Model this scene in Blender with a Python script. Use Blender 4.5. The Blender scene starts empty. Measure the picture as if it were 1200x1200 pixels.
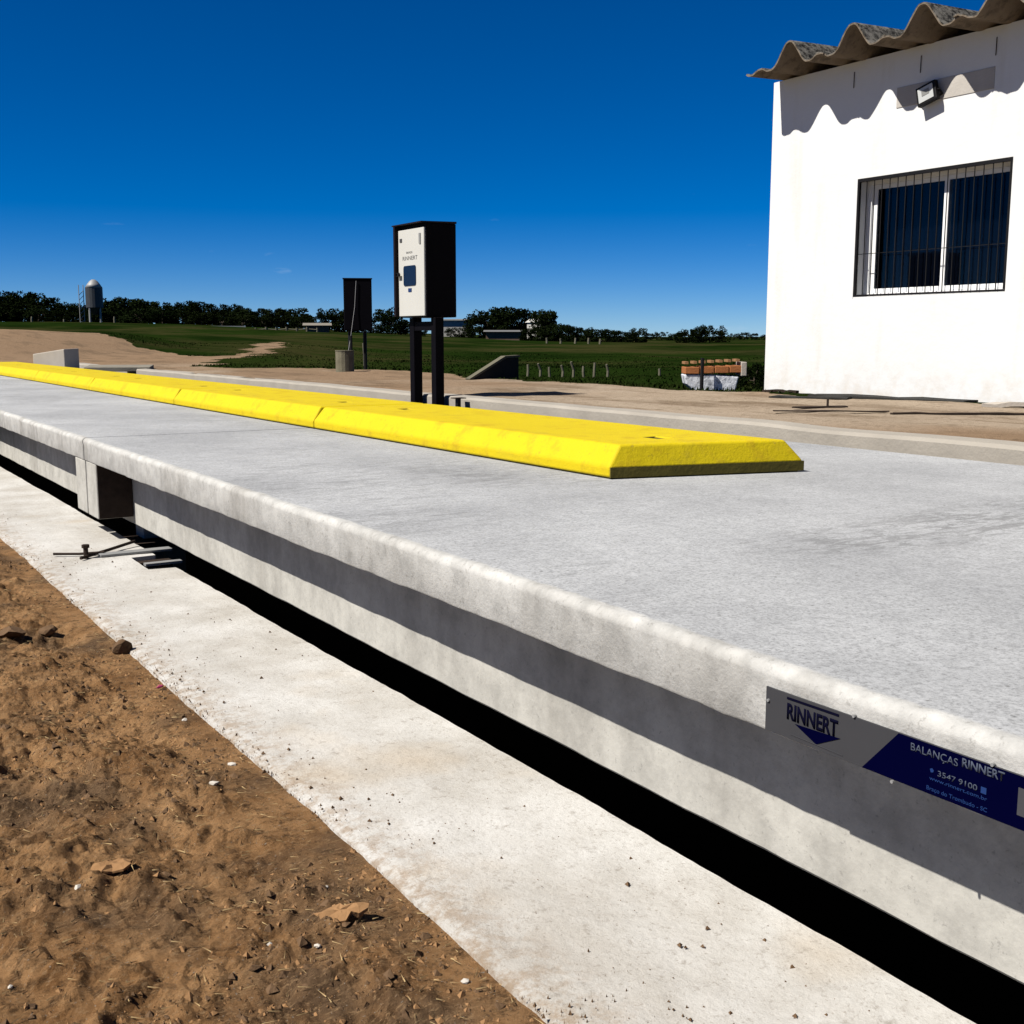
import bpy, bmesh, math, random
import numpy as np
from mathutils import Matrix, Vector

random.seed(7)
rng = np.random.default_rng(11)
S = bpy.context.scene
COL = S.collection
R = math.radians

# ------------------------------------------------------------------ camera
cam_d = bpy.data.cameras.new('camera')
cam = bpy.data.objects.new('camera', cam_d)
COL.objects.link(cam)
S.camera = cam
cam_d.sensor_width = 36.0
cam_d.lens = 40.5
cam_d.clip_start = 0.02
cam_d.clip_end = 5000
EYE = 1.10                                   # eye height above the concrete ledge
AX = np.array([0.84476357, 0.08034094, 0.52907451])
AY = np.array([-0.53513971, 0.12682502, 0.83518914])
AZ = np.array([0.0, 0.98866615, -0.15013079])
right = Vector((AX[0], AY[0], AZ[0])); upv = Vector((AX[1], AY[1], AZ[1])); fwd = Vector((AX[2], AY[2], AZ[2]))
m = Matrix.Identity(4)
for i in range(3):
    m[i][0] = right[i]; m[i][1] = upv[i]; m[i][2] = -fwd[i]
m[0][3], m[1][3], m[2][3] = 0.0, 0.0, EYE
cam.matrix_world = m

# ------------------------------------------------------------------ sky and sun
SUN = Vector((-0.40, 0.05, 0.463)).normalized()      # towards the sun
elev = math.asin(SUN.z); rot = math.atan2(SUN.x, SUN.y)
w = bpy.data.worlds.new('World'); S.world = w; w.use_nodes = True
nt = w.node_tree; nt.nodes.clear()
wo = nt.nodes.new('ShaderNodeOutputWorld'); bg = nt.nodes.new('ShaderNodeBackground')
sky = nt.nodes.new('ShaderNodeTexSky'); sky.sky_type = 'NISHITA'; sky.sun_disc = False
sky.sun_elevation = elev; sky.sun_rotation = rot
sky.altitude = 0; sky.air_density = 0.50; sky.dust_density = 0.0; sky.ozone_density = 8.0
hs = nt.nodes.new('ShaderNodeHueSaturation'); hs.inputs['Saturation'].default_value = 1.33; hs.inputs['Hue'].default_value = 0.506; hs.inputs['Value'].default_value = 0.93
gm = nt.nodes.new('ShaderNodeGamma'); gm.inputs['Gamma'].default_value = 1.0
nt.links.new(sky.outputs[0], hs.inputs['Color'])
# a few thin cloud wisps low over the horizon
tc = nt.nodes.new('ShaderNodeTexCoord')
mp = nt.nodes.new('ShaderNodeMapping'); mp.inputs['Scale'].default_value = (9, 9, 34)
nz = nt.nodes.new('ShaderNodeTexNoise'); nz.inputs['Scale'].default_value = 1.6; nz.inputs['Detail'].default_value = 5
cr = nt.nodes.new('ShaderNodeValToRGB'); cr.color_ramp.elements[0].position = 0.69; cr.color_ramp.elements[1].position = 0.80
sx = nt.nodes.new('ShaderNodeSeparateXYZ'); mr = nt.nodes.new('ShaderNodeMapRange')
mr.inputs['From Min'].default_value = 0.0; mr.inputs['From Max'].default_value = 0.13; mr.inputs['To Min'].default_value = 0.5; mr.inputs['To Max'].default_value = 0.0
mu = nt.nodes.new('ShaderNodeMath'); mu.operation = 'MULTIPLY'
mx = nt.nodes.new('ShaderNodeMixRGB'); mx.inputs['Color2'].default_value = (5.0, 6.5, 8.5, 1)
nt.links.new(tc.outputs['Generated'], mp.inputs[0]); nt.links.new(mp.outputs[0], nz.inputs[0]); nt.links.new(nz.outputs[0], cr.inputs[0])
nt.links.new(tc.outputs['Generated'], sx.inputs[0]); nt.links.new(sx.outputs[2], mr.inputs[0])
nt.links.new(cr.outputs[0], mu.inputs[0]); nt.links.new(mr.outputs[0], mu.inputs[1])
nt.links.new(mu.outputs[0], mx.inputs[0]); nt.links.new(hs.outputs[0], mx.inputs[1])
nt.links.new(mx.outputs[0], bg.inputs[0]); nt.links.new(bg.outputs[0], wo.inputs[0])
bg.inputs[1].default_value = 0.05

sl = bpy.data.lights.new('sun', 'SUN'); sl.energy = 5.0; sl.angle = R(0.5); sl.color = (1.0, 0.955, 0.88)
so = bpy.data.objects.new('sun', sl); COL.objects.link(so)
so.rotation_euler = (-SUN).to_track_quat('-Z', 'Y').to_euler()
so.location = (-10, 2, 20)
S.view_settings.view_transform = 'Standard'; S.view_settings.look = 'None'
S.view_settings.exposure = 0.95; S.view_settings.gamma = 1.0; S.view_settings.use_curve_mapping = False
S.render.engine = 'CYCLES'

# ------------------------------------------------------------------ helpers
def vnoise(x, y, seed=0):
    xi = np.floor(x).astype(np.int64); yi = np.floor(y).astype(np.int64)
    fx = x - xi; fy = y - yi
    fx = fx * fx * (3 - 2 * fx); fy = fy * fy * (3 - 2 * fy)
    def h(a, b):
        n = (a * 374761393 + b * 668265263 + seed * 974634777) & 0x7fffffff
        n = ((n ^ (n >> 13)) * 1274126177) & 0x7fffffff
        return ((n ^ (n >> 16)) & 0xffff) / 65535.0
    return (h(xi, yi) * (1 - fx) + h(xi + 1, yi) * fx) * (1 - fy) + (h(xi, yi + 1) * (1 - fx) + h(xi + 1, yi + 1) * fx) * fy - 0.5

def fbm(x, y, octv=4, seed=0, gain=0.5):
    x = np.asarray(x, float); y = np.asarray(y, float)
    s = np.zeros(np.broadcast(x, y).shape); a = 1.0
    for o in range(octv):
        c, q = math.cos(o * 0.7), math.sin(o * 0.7)
        s = s + a * vnoise(x * c - y * q + o * 17.3, x * q + y * c - o * 9.1, seed + o); x = x * 2.03; y = y * 2.03; a *= gain
    return s

def smooth(a, b, t):
    t = np.clip((np.asarray(t, float) - a) / (b - a), 0, 1); return t * t * (3 - 2 * t)

class MB:
    def __init__(s): s.v = []; s.f = []; s.mi = []
    def add(s, vs, fs, mi=0):
        n = len(s.v); s.v += [tuple(map(float, p)) for p in vs]; s.f += [tuple(n + i for i in f) for f in fs]; s.mi += [mi] * len(fs); return s
    def box(s, x0, x1, y0, y1, z0, z1, M=None, mi=0):
        vs = [Vector(p) for p in ((x0,y0,z0),(x1,y0,z0),(x1,y1,z0),(x0,y1,z0),(x0,y0,z1),(x1,y0,z1),(x1,y1,z1),(x0,y1,z1))]
        if M is not None: vs = [M @ p for p in vs]
        return s.add(vs, [(0,3,2,1),(4,5,6,7),(0,1,5,4),(1,2,6,5),(2,3,7,6),(3,0,4,7)], mi)
    def tube(s, pts, r, n=8, r2=None, cap=True):
        pts = [Vector(p) for p in pts]; k = len(pts); base = []
        for i, p in enumerate(pts):
            t = (pts[min(i + 1, k - 1)] - pts[max(i - 1, 0)]).normalized()
            a = t.orthogonal().normalized() if i == 0 else (a - t * a.dot(t)).normalized()
            b = t.cross(a); rr = r if r2 is None else r + (r2 - r) * i / (k - 1)
            base += [p + a * (rr * math.cos(2 * math.pi * j / n)) + b * (rr * math.sin(2 * math.pi * j / n)) for j in range(n)]
        fs = [(i*n+j, i*n+(j+1)%n, (i+1)*n+(j+1)%n, (i+1)*n+j) for i in range(k-1) for j in range(n)]
        if cap: fs += [tuple(range(n-1, -1, -1)), tuple(range((k-1)*n, k*n))]
        return s.add(base, fs)
    def prism(s, prof, axis, a0, a1, mi=0):
        # prof: list of (p,q) in the plane normal to axis; axis 'y' -> (x,z), 'x' -> (y,z), 'z' -> (x,y)
        def P(p, q, a): return {'y': (p, a, q), 'x': (a, p, q), 'z': (p, q, a)}[axis]
        n = len(prof); vs = [P(p, q, a0) for p, q in prof] + [P(p, q, a1) for p, q in prof]
        fs = [(i, (i+1) % n, n + (i+1) % n, n + i) for i in range(n)] + [tuple(range(n-1, -1, -1)), tuple(range(n, 2*n))]
        return s.add(vs, fs, mi)
    def build(s, name, mats, parent=None, smooth=False, bevel=0.0, seg=2, fix=True):
        me = bpy.data.meshes.new(name); me.from_pydata(s.v, [], s.f)
        for mm in (mats if isinstance(mats, (list, tuple)) else [mats]): me.materials.append(mm)
        if any(s.mi): me.polygons.foreach_set('material_index', s.mi)
        if fix:
            bm = bmesh.new(); bm.from_mesh(me); bmesh.ops.recalc_face_normals(bm, faces=bm.faces); bm.to_mesh(me); bm.free()
        if smooth: me.polygons.foreach_set('use_smooth', [True] * len(me.polygons))
        o = bpy.data.objects.new(name, me); COL.objects.link(o)
        if parent is not None: o.parent = parent
        if bevel:
            b = o.modifiers.new('bevel', 'BEVEL'); b.width = bevel; b.segments = seg; b.limit_method = 'ANGLE'; b.angle_limit = R(35)
        return o

def grid(xs, ys, zf):
    X, Y = np.meshgrid(xs, ys, indexing='ij'); Z = zf(X, Y); n, k = X.shape
    v = np.stack([X, Y, Z], -1).reshape(-1, 3)
    i, j = np.meshgrid(np.arange(n - 1), np.arange(k - 1), indexing='ij')
    a = (i * k + j).ravel(); f = np.stack([a, a + k, a + k + 1, a + 1], -1)
    return v, f, X, Y

def mesh_np(name, v, f, mat, parent=None, sm=True):
    me = bpy.data.meshes.new(name)
    v = np.asarray(v, np.float32); f = np.asarray(f, np.int32); k = f.shape[1]
    me.vertices.add(len(v)); me.vertices.foreach_set('co', v.ravel())
    me.loops.add(f.size); me.loops.foreach_set('vertex_index', f.ravel())
    me.polygons.add(len(f)); me.polygons.foreach_set('loop_start', np.arange(0, f.size, k, dtype=np.int32))
    me.polygons.foreach_set('use_smooth', [sm] * len(f))
    me.update(calc_edges=True); me.validate()
    me.materials.append(mat)
    o = bpy.data.objects.new(name, me); COL.objects.link(o)
    if parent is not None: o.parent = parent
    return o

def tag(o, label=None, cat=None, group=None, kind=None):
    if label: o['label'] = label
    if cat: o['category'] = cat
    if group: o['group'] = group
    if kind: o['kind'] = kind
    return o

def empty(name, loc, label, cat, group=None, rz=0.0):
    o = bpy.data.objects.new(name, None); COL.objects.link(o); o.location = loc; o.rotation_euler = (0, 0, rz); o.empty_display_size = 0.2
    return tag(o, label, cat, group)

def adopt(child, parent):           # parent a mesh built in world coordinates
    child.parent = parent
    child.matrix_parent_inverse = Matrix.Translation(parent.location).inverted() if parent.rotation_euler.z == 0 else \
        (Matrix.Translation(parent.location) @ Matrix.Rotation(parent.rotation_euler.z, 4, 'Z')).inverted()
    return child

# ------------------------------------------------------------------ materials
ALB = 0.715          # overall reflectance level of all paints and soils under this sun and exposure
class NT:
    def __init__(s, name):
        s.m = bpy.data.materials.new(name); s.m.use_nodes = True; s.t = s.m.node_tree; s.t.nodes.clear()
        s.out = s.n('ShaderNodeOutputMaterial'); s.b = s.n('ShaderNodeBsdfPrincipled'); s.l(s.b.outputs[0], s.out.inputs[0])
        s.pos = s.n('ShaderNodeNewGeometry').outputs['Position']
    def n(s, t, **k):
        x = s.t.nodes.new(t)
        for a, b in k.items(): setattr(x, a, b)
        return x
    def l(s, a, b): s.t.links.new(a, b)
    def noise(s, scale, detail=4, rough=0.55, vec=None, stretch=None, dist=0.0):
        x = s.n('ShaderNodeTexNoise'); x.inputs['Scale'].default_value = scale; x.inputs['Detail'].default_value = detail; x.inputs['Roughness'].default_value = rough
        x.inputs['Distortion'].default_value = dist
        v = vec or s.pos
        if stretch:
            q = s.n('ShaderNodeMapping'); q.inputs['Scale'].default_value = stretch; s.l(v, q.inputs[0]); v = q.outputs[0]
        s.l(v, x.inputs['Vector']); return x.outputs['Fac']
    def ramp(s, fac, stops):
        x = s.n('ShaderNodeValToRGB'); e = x.color_ramp.elements
        while len(e) < len(stops): e.new(0.5)
        for q, (p, c) in zip(e, stops):
            q.position = p; q.color = (c, c, c, 1) if isinstance(c, (int, float)) else (*c, 1)
        s.l(fac, x.inputs[0]); return x.outputs[0]
    def mix(s, fac, a, b, mode='MIX'):
        x = s.n('ShaderNodeMixRGB', blend_type=mode)
        for sock, val in ((x.inputs[0], fac), (x.inputs[1], a), (x.inputs[2], b)):
            if hasattr(val, 'links'): s.l(val, sock)
            elif isinstance(val, (int, float)): sock.default_value = val if sock.type == 'VALUE' else (val, val, val, 1)
            else: sock.default_value = (*val, 1)
        return x.outputs[0]
    def mth(s, op, a, b=0.0):
        x = s.n('ShaderNodeMath', operation=op)
        for sock, val in ((x.inputs[0], a), (x.inputs[1], b)):
            if hasattr(val, 'links'): s.l(val, sock)
            else: sock.default_value = val
        return x.outputs[0]
    def bump(s, h, strength, dist, prev=None):
        x = s.n('ShaderNodeBump'); x.inputs['Strength'].default_value = strength; x.inputs['Distance'].default_value = dist
        s.l(h, x.inputs['Height'])
        if prev: s.l(prev, x.inputs['Normal'])
        return x.outputs[0]
    def done(s, col=None, rough=0.9, metal=0.0, normal=None, spec=0.3):
        if hasattr(col, 'links'): col = s.mix(1.0, col, ALB, 'MULTIPLY')
        elif col is not None: col = tuple(q * ALB for q in col)
        if col is not None:
            if hasattr(col, 'links'): s.l(col, s.b.inputs['Base Color'])
            else: s.b.inputs['Base Color'].default_value = (*col, 1)
        if hasattr(rough, 'links'): s.l(rough, s.b.inputs['Roughness'])
        else: s.b.inputs['Roughness'].default_value = rough
        s.b.inputs['Metallic'].default_value = metal; s.b.inputs['Specular IOR Level'].default_value = spec
        if normal: s.l(normal, s.b.inputs['Normal'])
        return s.m

def simple(name, col, rough=0.7, metal=0.0, var=0.15, scale=6.0, bump=0.0, bscale=60.0, spec=0.12):
    t = NT(name)
    f = t.noise(scale, 5)
    c = t.mix(f, tuple(x * (1 - var) for x in col), tuple(min(1, x * (1 + var)) for x in col))
    nrm = t.bump(t.noise(bscale, 5), 0.6, bump) if bump else None
    return t.done(c, rough, metal, nrm, spec)

M = {}
# broomed grey deck concrete
t = NT('deck_concrete')
base = t.mix(t.ramp(t.noise(1.3, 6, 0.6), [(0.36, 0.0), (0.64, 1.0)]), (0.325, 0.330, 0.334), (0.425, 0.430, 0.432))
fine = t.noise(130, 3, 0.7)
base = t.mix(1.0, base, t.ramp(fine, [(0.36, 0.72), (0.50, 1.0), (0.66, 1.12)]), 'MULTIPLY')
base = t.mix(1.0, base, t.ramp(t.noise(34, 5, 0.7), [(0.38, 0.90), (0.60, 1.05)]), 'MULTIPLY')
brd = t.noise(7, 6, 0.65, stretch=(0.5, 6, 1))                          # broom marks across the deck
base = t.mix(t.ramp(brd, [(0.54, 0.0), (0.70, 0.12)]), base, (0.22, 0.22, 0.22))
st = t.mth('MULTIPLY', t.ramp(t.noise(0.75, 3, 0.5), [(0.53, 0.0), (0.62, 1.0)]), t.ramp(t.noise(9, 6, 0.72, stretch=(0.7, 2.6, 1), dist=0.6), [(0.48, 0.0), (0.60, 0.30)]))
base = t.mix(st, base, (0.11, 0.112, 0.112))
for (cx_, cy_, rx_, ry2, am_) in ((2.75, 2.15, 0.75, 0.30, 0.75), (2.35, 4.15, 0.25, 0.6, 0.6), (2.5, 7.7, 0.25, 0.9, 0.5), (2.0, 11.5, 0.4, 1.5, 0.5), (3.4, 2.25, 0.6, 0.3, 0.6)):
    mpn = t.n('ShaderNodeMapping'); mpn.inputs['Location'].default_value = (-cx_ / rx_, -cy_ / ry2, 0); mpn.inputs['Scale'].default_value = (1 / rx_, 1 / ry2, 0); t.l(t.pos, mpn.inputs[0])
    gr_n = t.n('ShaderNodeTexGradient', gradient_type='SPHERICAL'); t.l(mpn.outputs[0], gr_n.inputs[0])
    sw = t.ramp(t.noise(6, 7, 0.72, stretch=(1.0, 3.2, 1), dist=1.2), [(0.47, 0.0), (0.56, 1.0)])
    base = t.mix(t.mth('MULTIPLY', t.mth('MULTIPLY', t.mth('MINIMUM', t.mth('MULTIPLY', gr_n.outputs['Fac'], 2.0), 1.0), sw), am_ * 0.62), base, (0.13, 0.13, 0.128))
sp = t.ramp(t.noise(48, 2), [(0.69, 0.0), (0.73, 0.7)])
base = t.mix(sp, base, (0.12, 0.12, 0.115))
# the clean, slurry-smoothed nosing along the front edge (x < 1.46)
sx_ = t.n('ShaderNodeSeparateXYZ'); t.l(t.pos, sx_.inputs[0])
edge = t.n('ShaderNodeMapRange'); edge.inputs['From Min'].default_value = 1.434; edge.inputs['From Max'].default_value = 1.446; edge.inputs['To Min'].default_value = 1.0; edge.inputs['To Max'].default_value = 0.0
xn = t.mth('ADD', sx_.outputs[0], t.mth('MULTIPLY', t.mth('SUBTRACT', t.noise(12, 7, 0.65), 0.5), 0.05))
t.l(xn, edge.inputs[0])
face = t.mix(t.noise(2.5, 4), (0.44, 0.431, 0.405), (0.55, 0.543, 0.515))
drip = t.ramp(t.noise(2.6, 4, 0.55, stretch=(1, 1, 0.10)), [(0.52, 0.0), (0.66, 0.55)])
face = t.mix(drip, face, (0.24, 0.225, 0.20))
face = t.mix(t.ramp(t.noise(60, 4, 0.7), [(0.58, 0.0), (0.68, 0.5)]), face, (0.23, 0.22, 0.20))
face = t.mix(1.0, face, t.ramp(t.noise(14, 6, 0.7), [(0.36, 0.78), (0.60, 1.05)]), 'MULTIPLY')
base = t.mix(edge.outputs[0], base, face)
nb = t.bump(t.noise(120, 4, 0.65), 0.5, 0.003); nb = t.bump(brd, 0.12, 0.0015, nb)
M['deck'] = t.done(base, 0.92, 0, nb, 0.15)

t = NT('beam_concrete')
c = t.mix(t.noise(2.2, 5), (0.37, 0.356, 0.32), (0.49, 0.476, 0.435))
drip = t.ramp(t.noise(2.4, 4, 0.55, stretch=(1, 1, 0.12)), [(0.52, 0.0), (0.68, 0.6)])
c = t.mix(drip, c, (0.20, 0.188, 0.165))
c = t.mix(t.ramp(t.noise(80, 4, 0.7), [(0.60, 0.0), (0.70, 0.5)]), c, (0.2, 0.19, 0.175))
c = t.mix(1.0, c, t.ramp(t.noise(9, 6, 0.7), [(0.36, 0.80), (0.60, 1.05)]), 'MULTIPLY')
M['beam'] = t.done(c, 0.92, 0, t.bump(t.noise(60, 5), 0.5, 0.003), 0.15)

t = NT('ledge_concrete')
c = t.mix(t.ramp(t.noise(2.2, 7, 0.65), [(0.36, 0.0), (0.62, 1.0)]), (0.42, 0.395, 0.355), (0.56, 0.545, 0.515))
c = t.mix(t.ramp(t.noise(1.2, 4, 0.55), [(0.57, 0.0), (0.68, 0.45)]), c, (0.44, 0.35, 0.24))       # earth-washed stains
c = t.mix(t.ramp(t.noise(26, 7, 0.78), [(0.55, 0.0), (0.68, 0.6)]), c, (0.22, 0.19, 0.155))
c = t.mix(t.ramp(t.noise(110, 4, 0.75), [(0.57, 0.0), (0.68, 0.6)]), c, (0.22, 0.19, 0.15))
sx_ = t.n('ShaderNodeSeparateXYZ'); t.l(t.pos, sx_.inputs[0])
e2 = t.n('ShaderNodeMapRange'); e2.inputs['From Min'].default_value = 0.97; e2.inputs['From Max'].default_value = 1.15; e2.inputs['To Min'].default_value = 0.75; e2.inputs['To Max'].default_value = 0.0
t.l(sx_.outputs[0], e2.inputs[0])
dirtm = t.mth('MULTIPLY', e2.outputs[0], t.ramp(t.noise(22, 6, 0.75), [(0.44, 0.0), (0.60, 1.0)]))
c = t.mix(dirtm, c, (0.24, 0.155, 0.08))
c = t.mix(t.ramp(t.noise(3, 2), [(0.68, 0.0), (0.73, 0.3)]), c, (0.55, 0.54, 0.52))
nb = t.bump(t.noise(45, 6, 0.7), 0.7, 0.006)
M['ledge'] = t.done(c, 0.93, 0, nb, 0.12)

t = NT('bare_soil')
c = t.mix(t.ramp(t.noise(5, 7, 0.7), [(0.34, 0.0), (0.62, 1.0)]), (0.24, 0.118, 0.045), (0.50, 0.285, 0.130))
c = t.mix(t.ramp(t.noise(2.0, 5, 0.6), [(0.48, 0.0), (0.60, 0.8)]), c, (0.125, 0.082, 0.05))
c = t.mix(t.ramp(t.noise(28, 6, 0.75), [(0.50, 0.0), (0.62, 0.8)]), c, (0.085, 0.047, 0.023))
c = t.mix(t.ramp(t.noise(60, 5, 0.7, stretch=(1, 2.4, 1)), [(0.54, 0.0), (0.64, 0.7)]), c, (0.44, 0.28, 0.145))
c = t.mix(t.ramp(t.noise(150, 2), [(0.69, 0.0), (0.72, 0.8)]), c, (0.36, 0.31, 0.25))
nb = t.bump(t.noise(55, 8, 0.8), 1.0, 0.022); nb = t.bump(t.noise(200, 5, 0.75), 1.0, 0.008, nb)
M['soil'] = t.done(c, 0.97, 0, nb, 0.08)

# far ground: tan packed earth and grass
t = NT('ground_earth_and_grass')
at_ = t.n('ShaderNodeAttribute'); at_.attribute_name = 'grass'; g = at_.outputs['Fac']
d = t.mix(t.noise(0.8, 6, 0.6), (0.27, 0.205, 0.145), (0.42, 0.345, 0.26))
sy_n = t.n('ShaderNodeSeparateXYZ'); t.l(t.pos, sy_n.inputs[0]); ry_ = t.n('ShaderNodeMapRange'); ry_.inputs['From Min'].default_value = 17.0; ry_.inputs['From Max'].default_value = 23.0; t.l(sy_n.outputs[1], ry_.inputs[0])
redd = t.mth('MAXIMUM', t.mth('MULTIPLY', ry_.outputs[0], 0.8), t.ramp(t.noise(0.22, 3), [(0.46, 0.0), (0.58, 0.75)]))
d = t.mix(redd, d, (0.215, 0.135, 0.078))
d = t.mix(t.ramp(t.noise(1.6, 6, 0.65, stretch=(1, 0.35, 1)), [(0.50, 0.0), (0.62, 0.75)]), d, (0.15, 0.105, 0.068))
d = t.mix(t.ramp(t.noise(14, 6, 0.75), [(0.52, 0.0), (0.66, 0.6)]), d, (0.12, 0.085, 0.055))
gr = t.mix(t.ramp(t.noise(0.16, 6, 0.65), [(0.38, 0.0), (0.62, 1.0)]), (0.005, 0.0125, 0.002), (0.013, 0.026, 0.004))
gr = t.mix(t.ramp(t.noise(0.09, 6, 0.68), [(0.46, 0.0), (0.60, 0.75)]), gr, (0.042, 0.038, 0.014))
gr = t.mix(t.ramp(t.noise(6, 6, 0.75), [(0.5, 0.0), (0.7, 0.7)]), gr, (0.005, 0.011, 0.0025))
c = t.mix(t.ramp(t.mth('ADD', g, t.mth('MULTIPLY', t.mth('SUBTRACT', t.noise(3.5, 6, 0.7), 0.5), 0.9)), [(0.42, 0.0), (0.58, 1.0)]), d, gr)
M['ground'] = t.done(c, 1.0, 0, t.bump(t.noise(14, 8, 0.7), 0.8, 0.03), 0.0)

# sun-bleached yellow paint over cast concrete
t = NT('yellow_paint')
c = t.mix(t.noise(2.5, 5), (0.56, 0.425, 0.003), (0.62, 0.48, 0.005))
c = t.mix(t.ramp(t.noise(7, 7, 0.72), [(0.52, 0.0), (0.68, 0.55)]), c, (0.40, 0.24, 0.012))
c = t.mix(t.ramp(t.noise(50, 4, 0.7), [(0.62, 0.0), (0.70, 0.6)]), c, (0.28, 0.20, 0.03))
c = t.mix(t.ramp(t.noise(3.2, 6, 0.7, stretch=(2.5, 0.5, 2.5)), [(0.56, 0.0), (0.72, 0.28)]), c, (0.30, 0.23, 0.04))
nb = t.bump(t.noise(7, 6, 0.6), 0.7, 0.010); nb = t.bump(t.noise(80, 5, 0.7), 0.6, 0.003, nb)
M['yellow'] = t.done(c, 0.7, 0, nb, 0.15)
M['base_and_shade'] = simple('olive_base_and_shade', (0.11, 0.09, 0.02), 0.85, var=0.4, scale=18, bump=0.003)  # olive of shaded yellow for the hump end strip; also bed and pockets

t = NT('limewashed_wall')
c = t.mix(t.noise(1.4, 4), (0.66, 0.66, 0.65), (0.72, 0.72, 0.71))
sx_ = t.n('ShaderNodeSeparateXYZ'); t.l(t.pos, sx_.inputs[0])
lo = t.n('ShaderNodeMapRange'); lo.inputs['From Min'].default_value = 0.62; lo.inputs['From Max'].default_value = 0.95; lo.inputs['To Min'].default_value = 0.5; lo.inputs['To Max'].default_value = 0.0
t.l(sx_.outputs[2], lo.inputs[0])
c = t.mix(t.mth('MULTIPLY', lo.outputs[0], t.ramp(t.noise(7, 5, 0.65), [(0.45, 0.0), (0.7, 1.0)])), c, (0.55, 0.47, 0.38))   # soil splash
c = t.mix(t.ramp(t.noise(5, 5, 0.6, stretch=(1, 1, 0.15)), [(0.56, 0.0), (0.74, 0.35)]), c, (0.56, 0.53, 0.46))
M['white_wall'] = t.done(c, 0.9, 0, t.bump(t.noise(12, 7, 0.6), 0.5, 0.006), 0.1)
M['cement_patch'] = simple('cement_patch', (0.44, 0.41, 0.37), 0.95, var=0.15, scale=9, bump=0.004)

t = NT('weathered_fibre_cement')
geo = t.n('ShaderNodeNewGeometry'); sn = t.n('ShaderNodeSeparateXYZ'); t.l(geo.outputs['Normal'], sn.inputs[0])
c = t.mix(t.noise(6, 5), (0.13, 0.098, 0.068), (0.25, 0.195, 0.14))
lich = t.mix(t.ramp(t.noise(16, 7, 0.75), [(0.42, 0.0), (0.58, 1.0)]), (0.008, 0.008, 0.007), (0.17, 0.16, 0.14))
at_ = t.n('ShaderNodeAttribute'); at_.attribute_name = 'upper'
c = t.mix(t.ramp(t.noise(9, 6, 0.7), [(0.5, 0.0), (0.66, 0.7)]), c, (0.06, 0.048, 0.036))
c = t.mix(at_.outputs['Fac'], c, lich)
M['roof'] = t.done(c, 0.95, 0, t.bump(t.noise(50, 6), 0.7, 0.005), 0.1)

M['iron'] = simple('black_painted_iron', (0.008, 0.0075, 0.008), 0.55, var=0.5, scale=25)
M['rust'] = simple('rusted_iron', (0.035, 0.024, 0.018), 0.85, var=0.5, scale=30, bump=0.003)
M['black_cab'] = simple('black_enclosure_paint', (0.0035, 0.003, 0.0045), 0.6, var=0.3, scale=10, spec=0.03)
M['cab_hood'] = simple('dark_maroon_hood_paint', (0.010, 0.005, 0.006), 0.5, var=0.3, scale=10)
M['white_door'] = simple('cream_white_powder_coat', (0.52, 0.51, 0.475), 0.5, var=0.05, scale=4)
M['grey_text'] = simple('grey_print', (0.055, 0.055, 0.06), 0.7, var=0.1)
M['screen'] = simple('blue_black_display_glass', (0.004, 0.012, 0.035), 0.3, var=0.1, spec=0.2)
M['alu'] = simple('white_lacquered_aluminium', (0.78, 0.78, 0.77), 0.45, var=0.04)
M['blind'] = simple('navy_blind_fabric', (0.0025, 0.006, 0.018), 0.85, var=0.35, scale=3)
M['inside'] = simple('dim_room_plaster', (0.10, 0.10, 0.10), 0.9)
M['steel'] = simple('galvanised_steel', (0.30, 0.30, 0.295), 0.6, 0.3, var=0.2, scale=12)
M['pale_concrete'] = simple('pale_concrete_block', (0.42, 0.375, 0.32), 0.92, var=0.18, scale=5, bump=0.005)
M['old_concrete'] = simple('weathered_concrete', (0.22, 0.20, 0.16), 0.95, var=0.35, scale=7, bump=0.006)
M['stump'] = simple('mossy_dark_concrete', (0.16, 0.145, 0.10), 0.95, var=0.5, scale=9, bump=0.01)
M['dark_concrete'] = simple('blackened_concrete', (0.03, 0.029, 0.026), 0.95, var=0.4, scale=6, bump=0.006)
M['kerb'] = simple('kerb_concrete', (0.33, 0.30, 0.255), 0.94, var=0.2, scale=4, bump=0.006, bscale=40)
M['pit'] = simple('pit_floor_shade_black', (0.006, 0.006, 0.006), 0.95, var=0.4, scale=3)  # floor coloured near black so the pit interior reads as unlit
M['brick'] = simple('orange_fired_brick', (0.33, 0.125, 0.045), 0.9, var=0.3, scale=10, bump=0.004)
M['tile'] = simple('clay_tile_scraps', (0.28, 0.15, 0.07), 0.9, var=0.4, scale=12)
t = NT('flaking_whitewash')
c = t.mix(t.ramp(t.noise(9, 6, 0.7), [(0.48, 0.0), (0.60, 0.8)]), (0.66, 0.68, 0.72), (0.16, 0.17, 0.19))
M['flaking'] = t.done(c, 0.92, 0, t.bump(t.noise(14, 5), 0.8, 0.02), 0.15)
M['stone_white'] = simple('chalky_white_stone', (0.52, 0.48, 0.42), 0.9, var=0.2, scale=30)
M['clod'] = simple('dry_earth_flake', (0.27, 0.150, 0.068), 0.95, var=0.4, scale=18, bump=0.006)
M['clod_dark'] = simple('dark_earth_clod', (0.13, 0.078, 0.042), 0.96, var=0.4, scale=20, bump=0.01)
M['straw'] = simple('dry_straw', (0.38, 0.27, 0.13), 0.8, var=0.4, scale=40)
M['pink'] = simple('faded_magenta_wrapper', (0.34, 0.05, 0.12), 0.6, var=0.3, scale=60)
M['bark'] = simple('tree_bark', (0.075, 0.058, 0.042), 0.95, var=0.3)
M['post_wood'] = simple('silvered_post_wood', (0.13, 0.12, 0.085), 0.95, var=0.3, scale=9)
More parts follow.
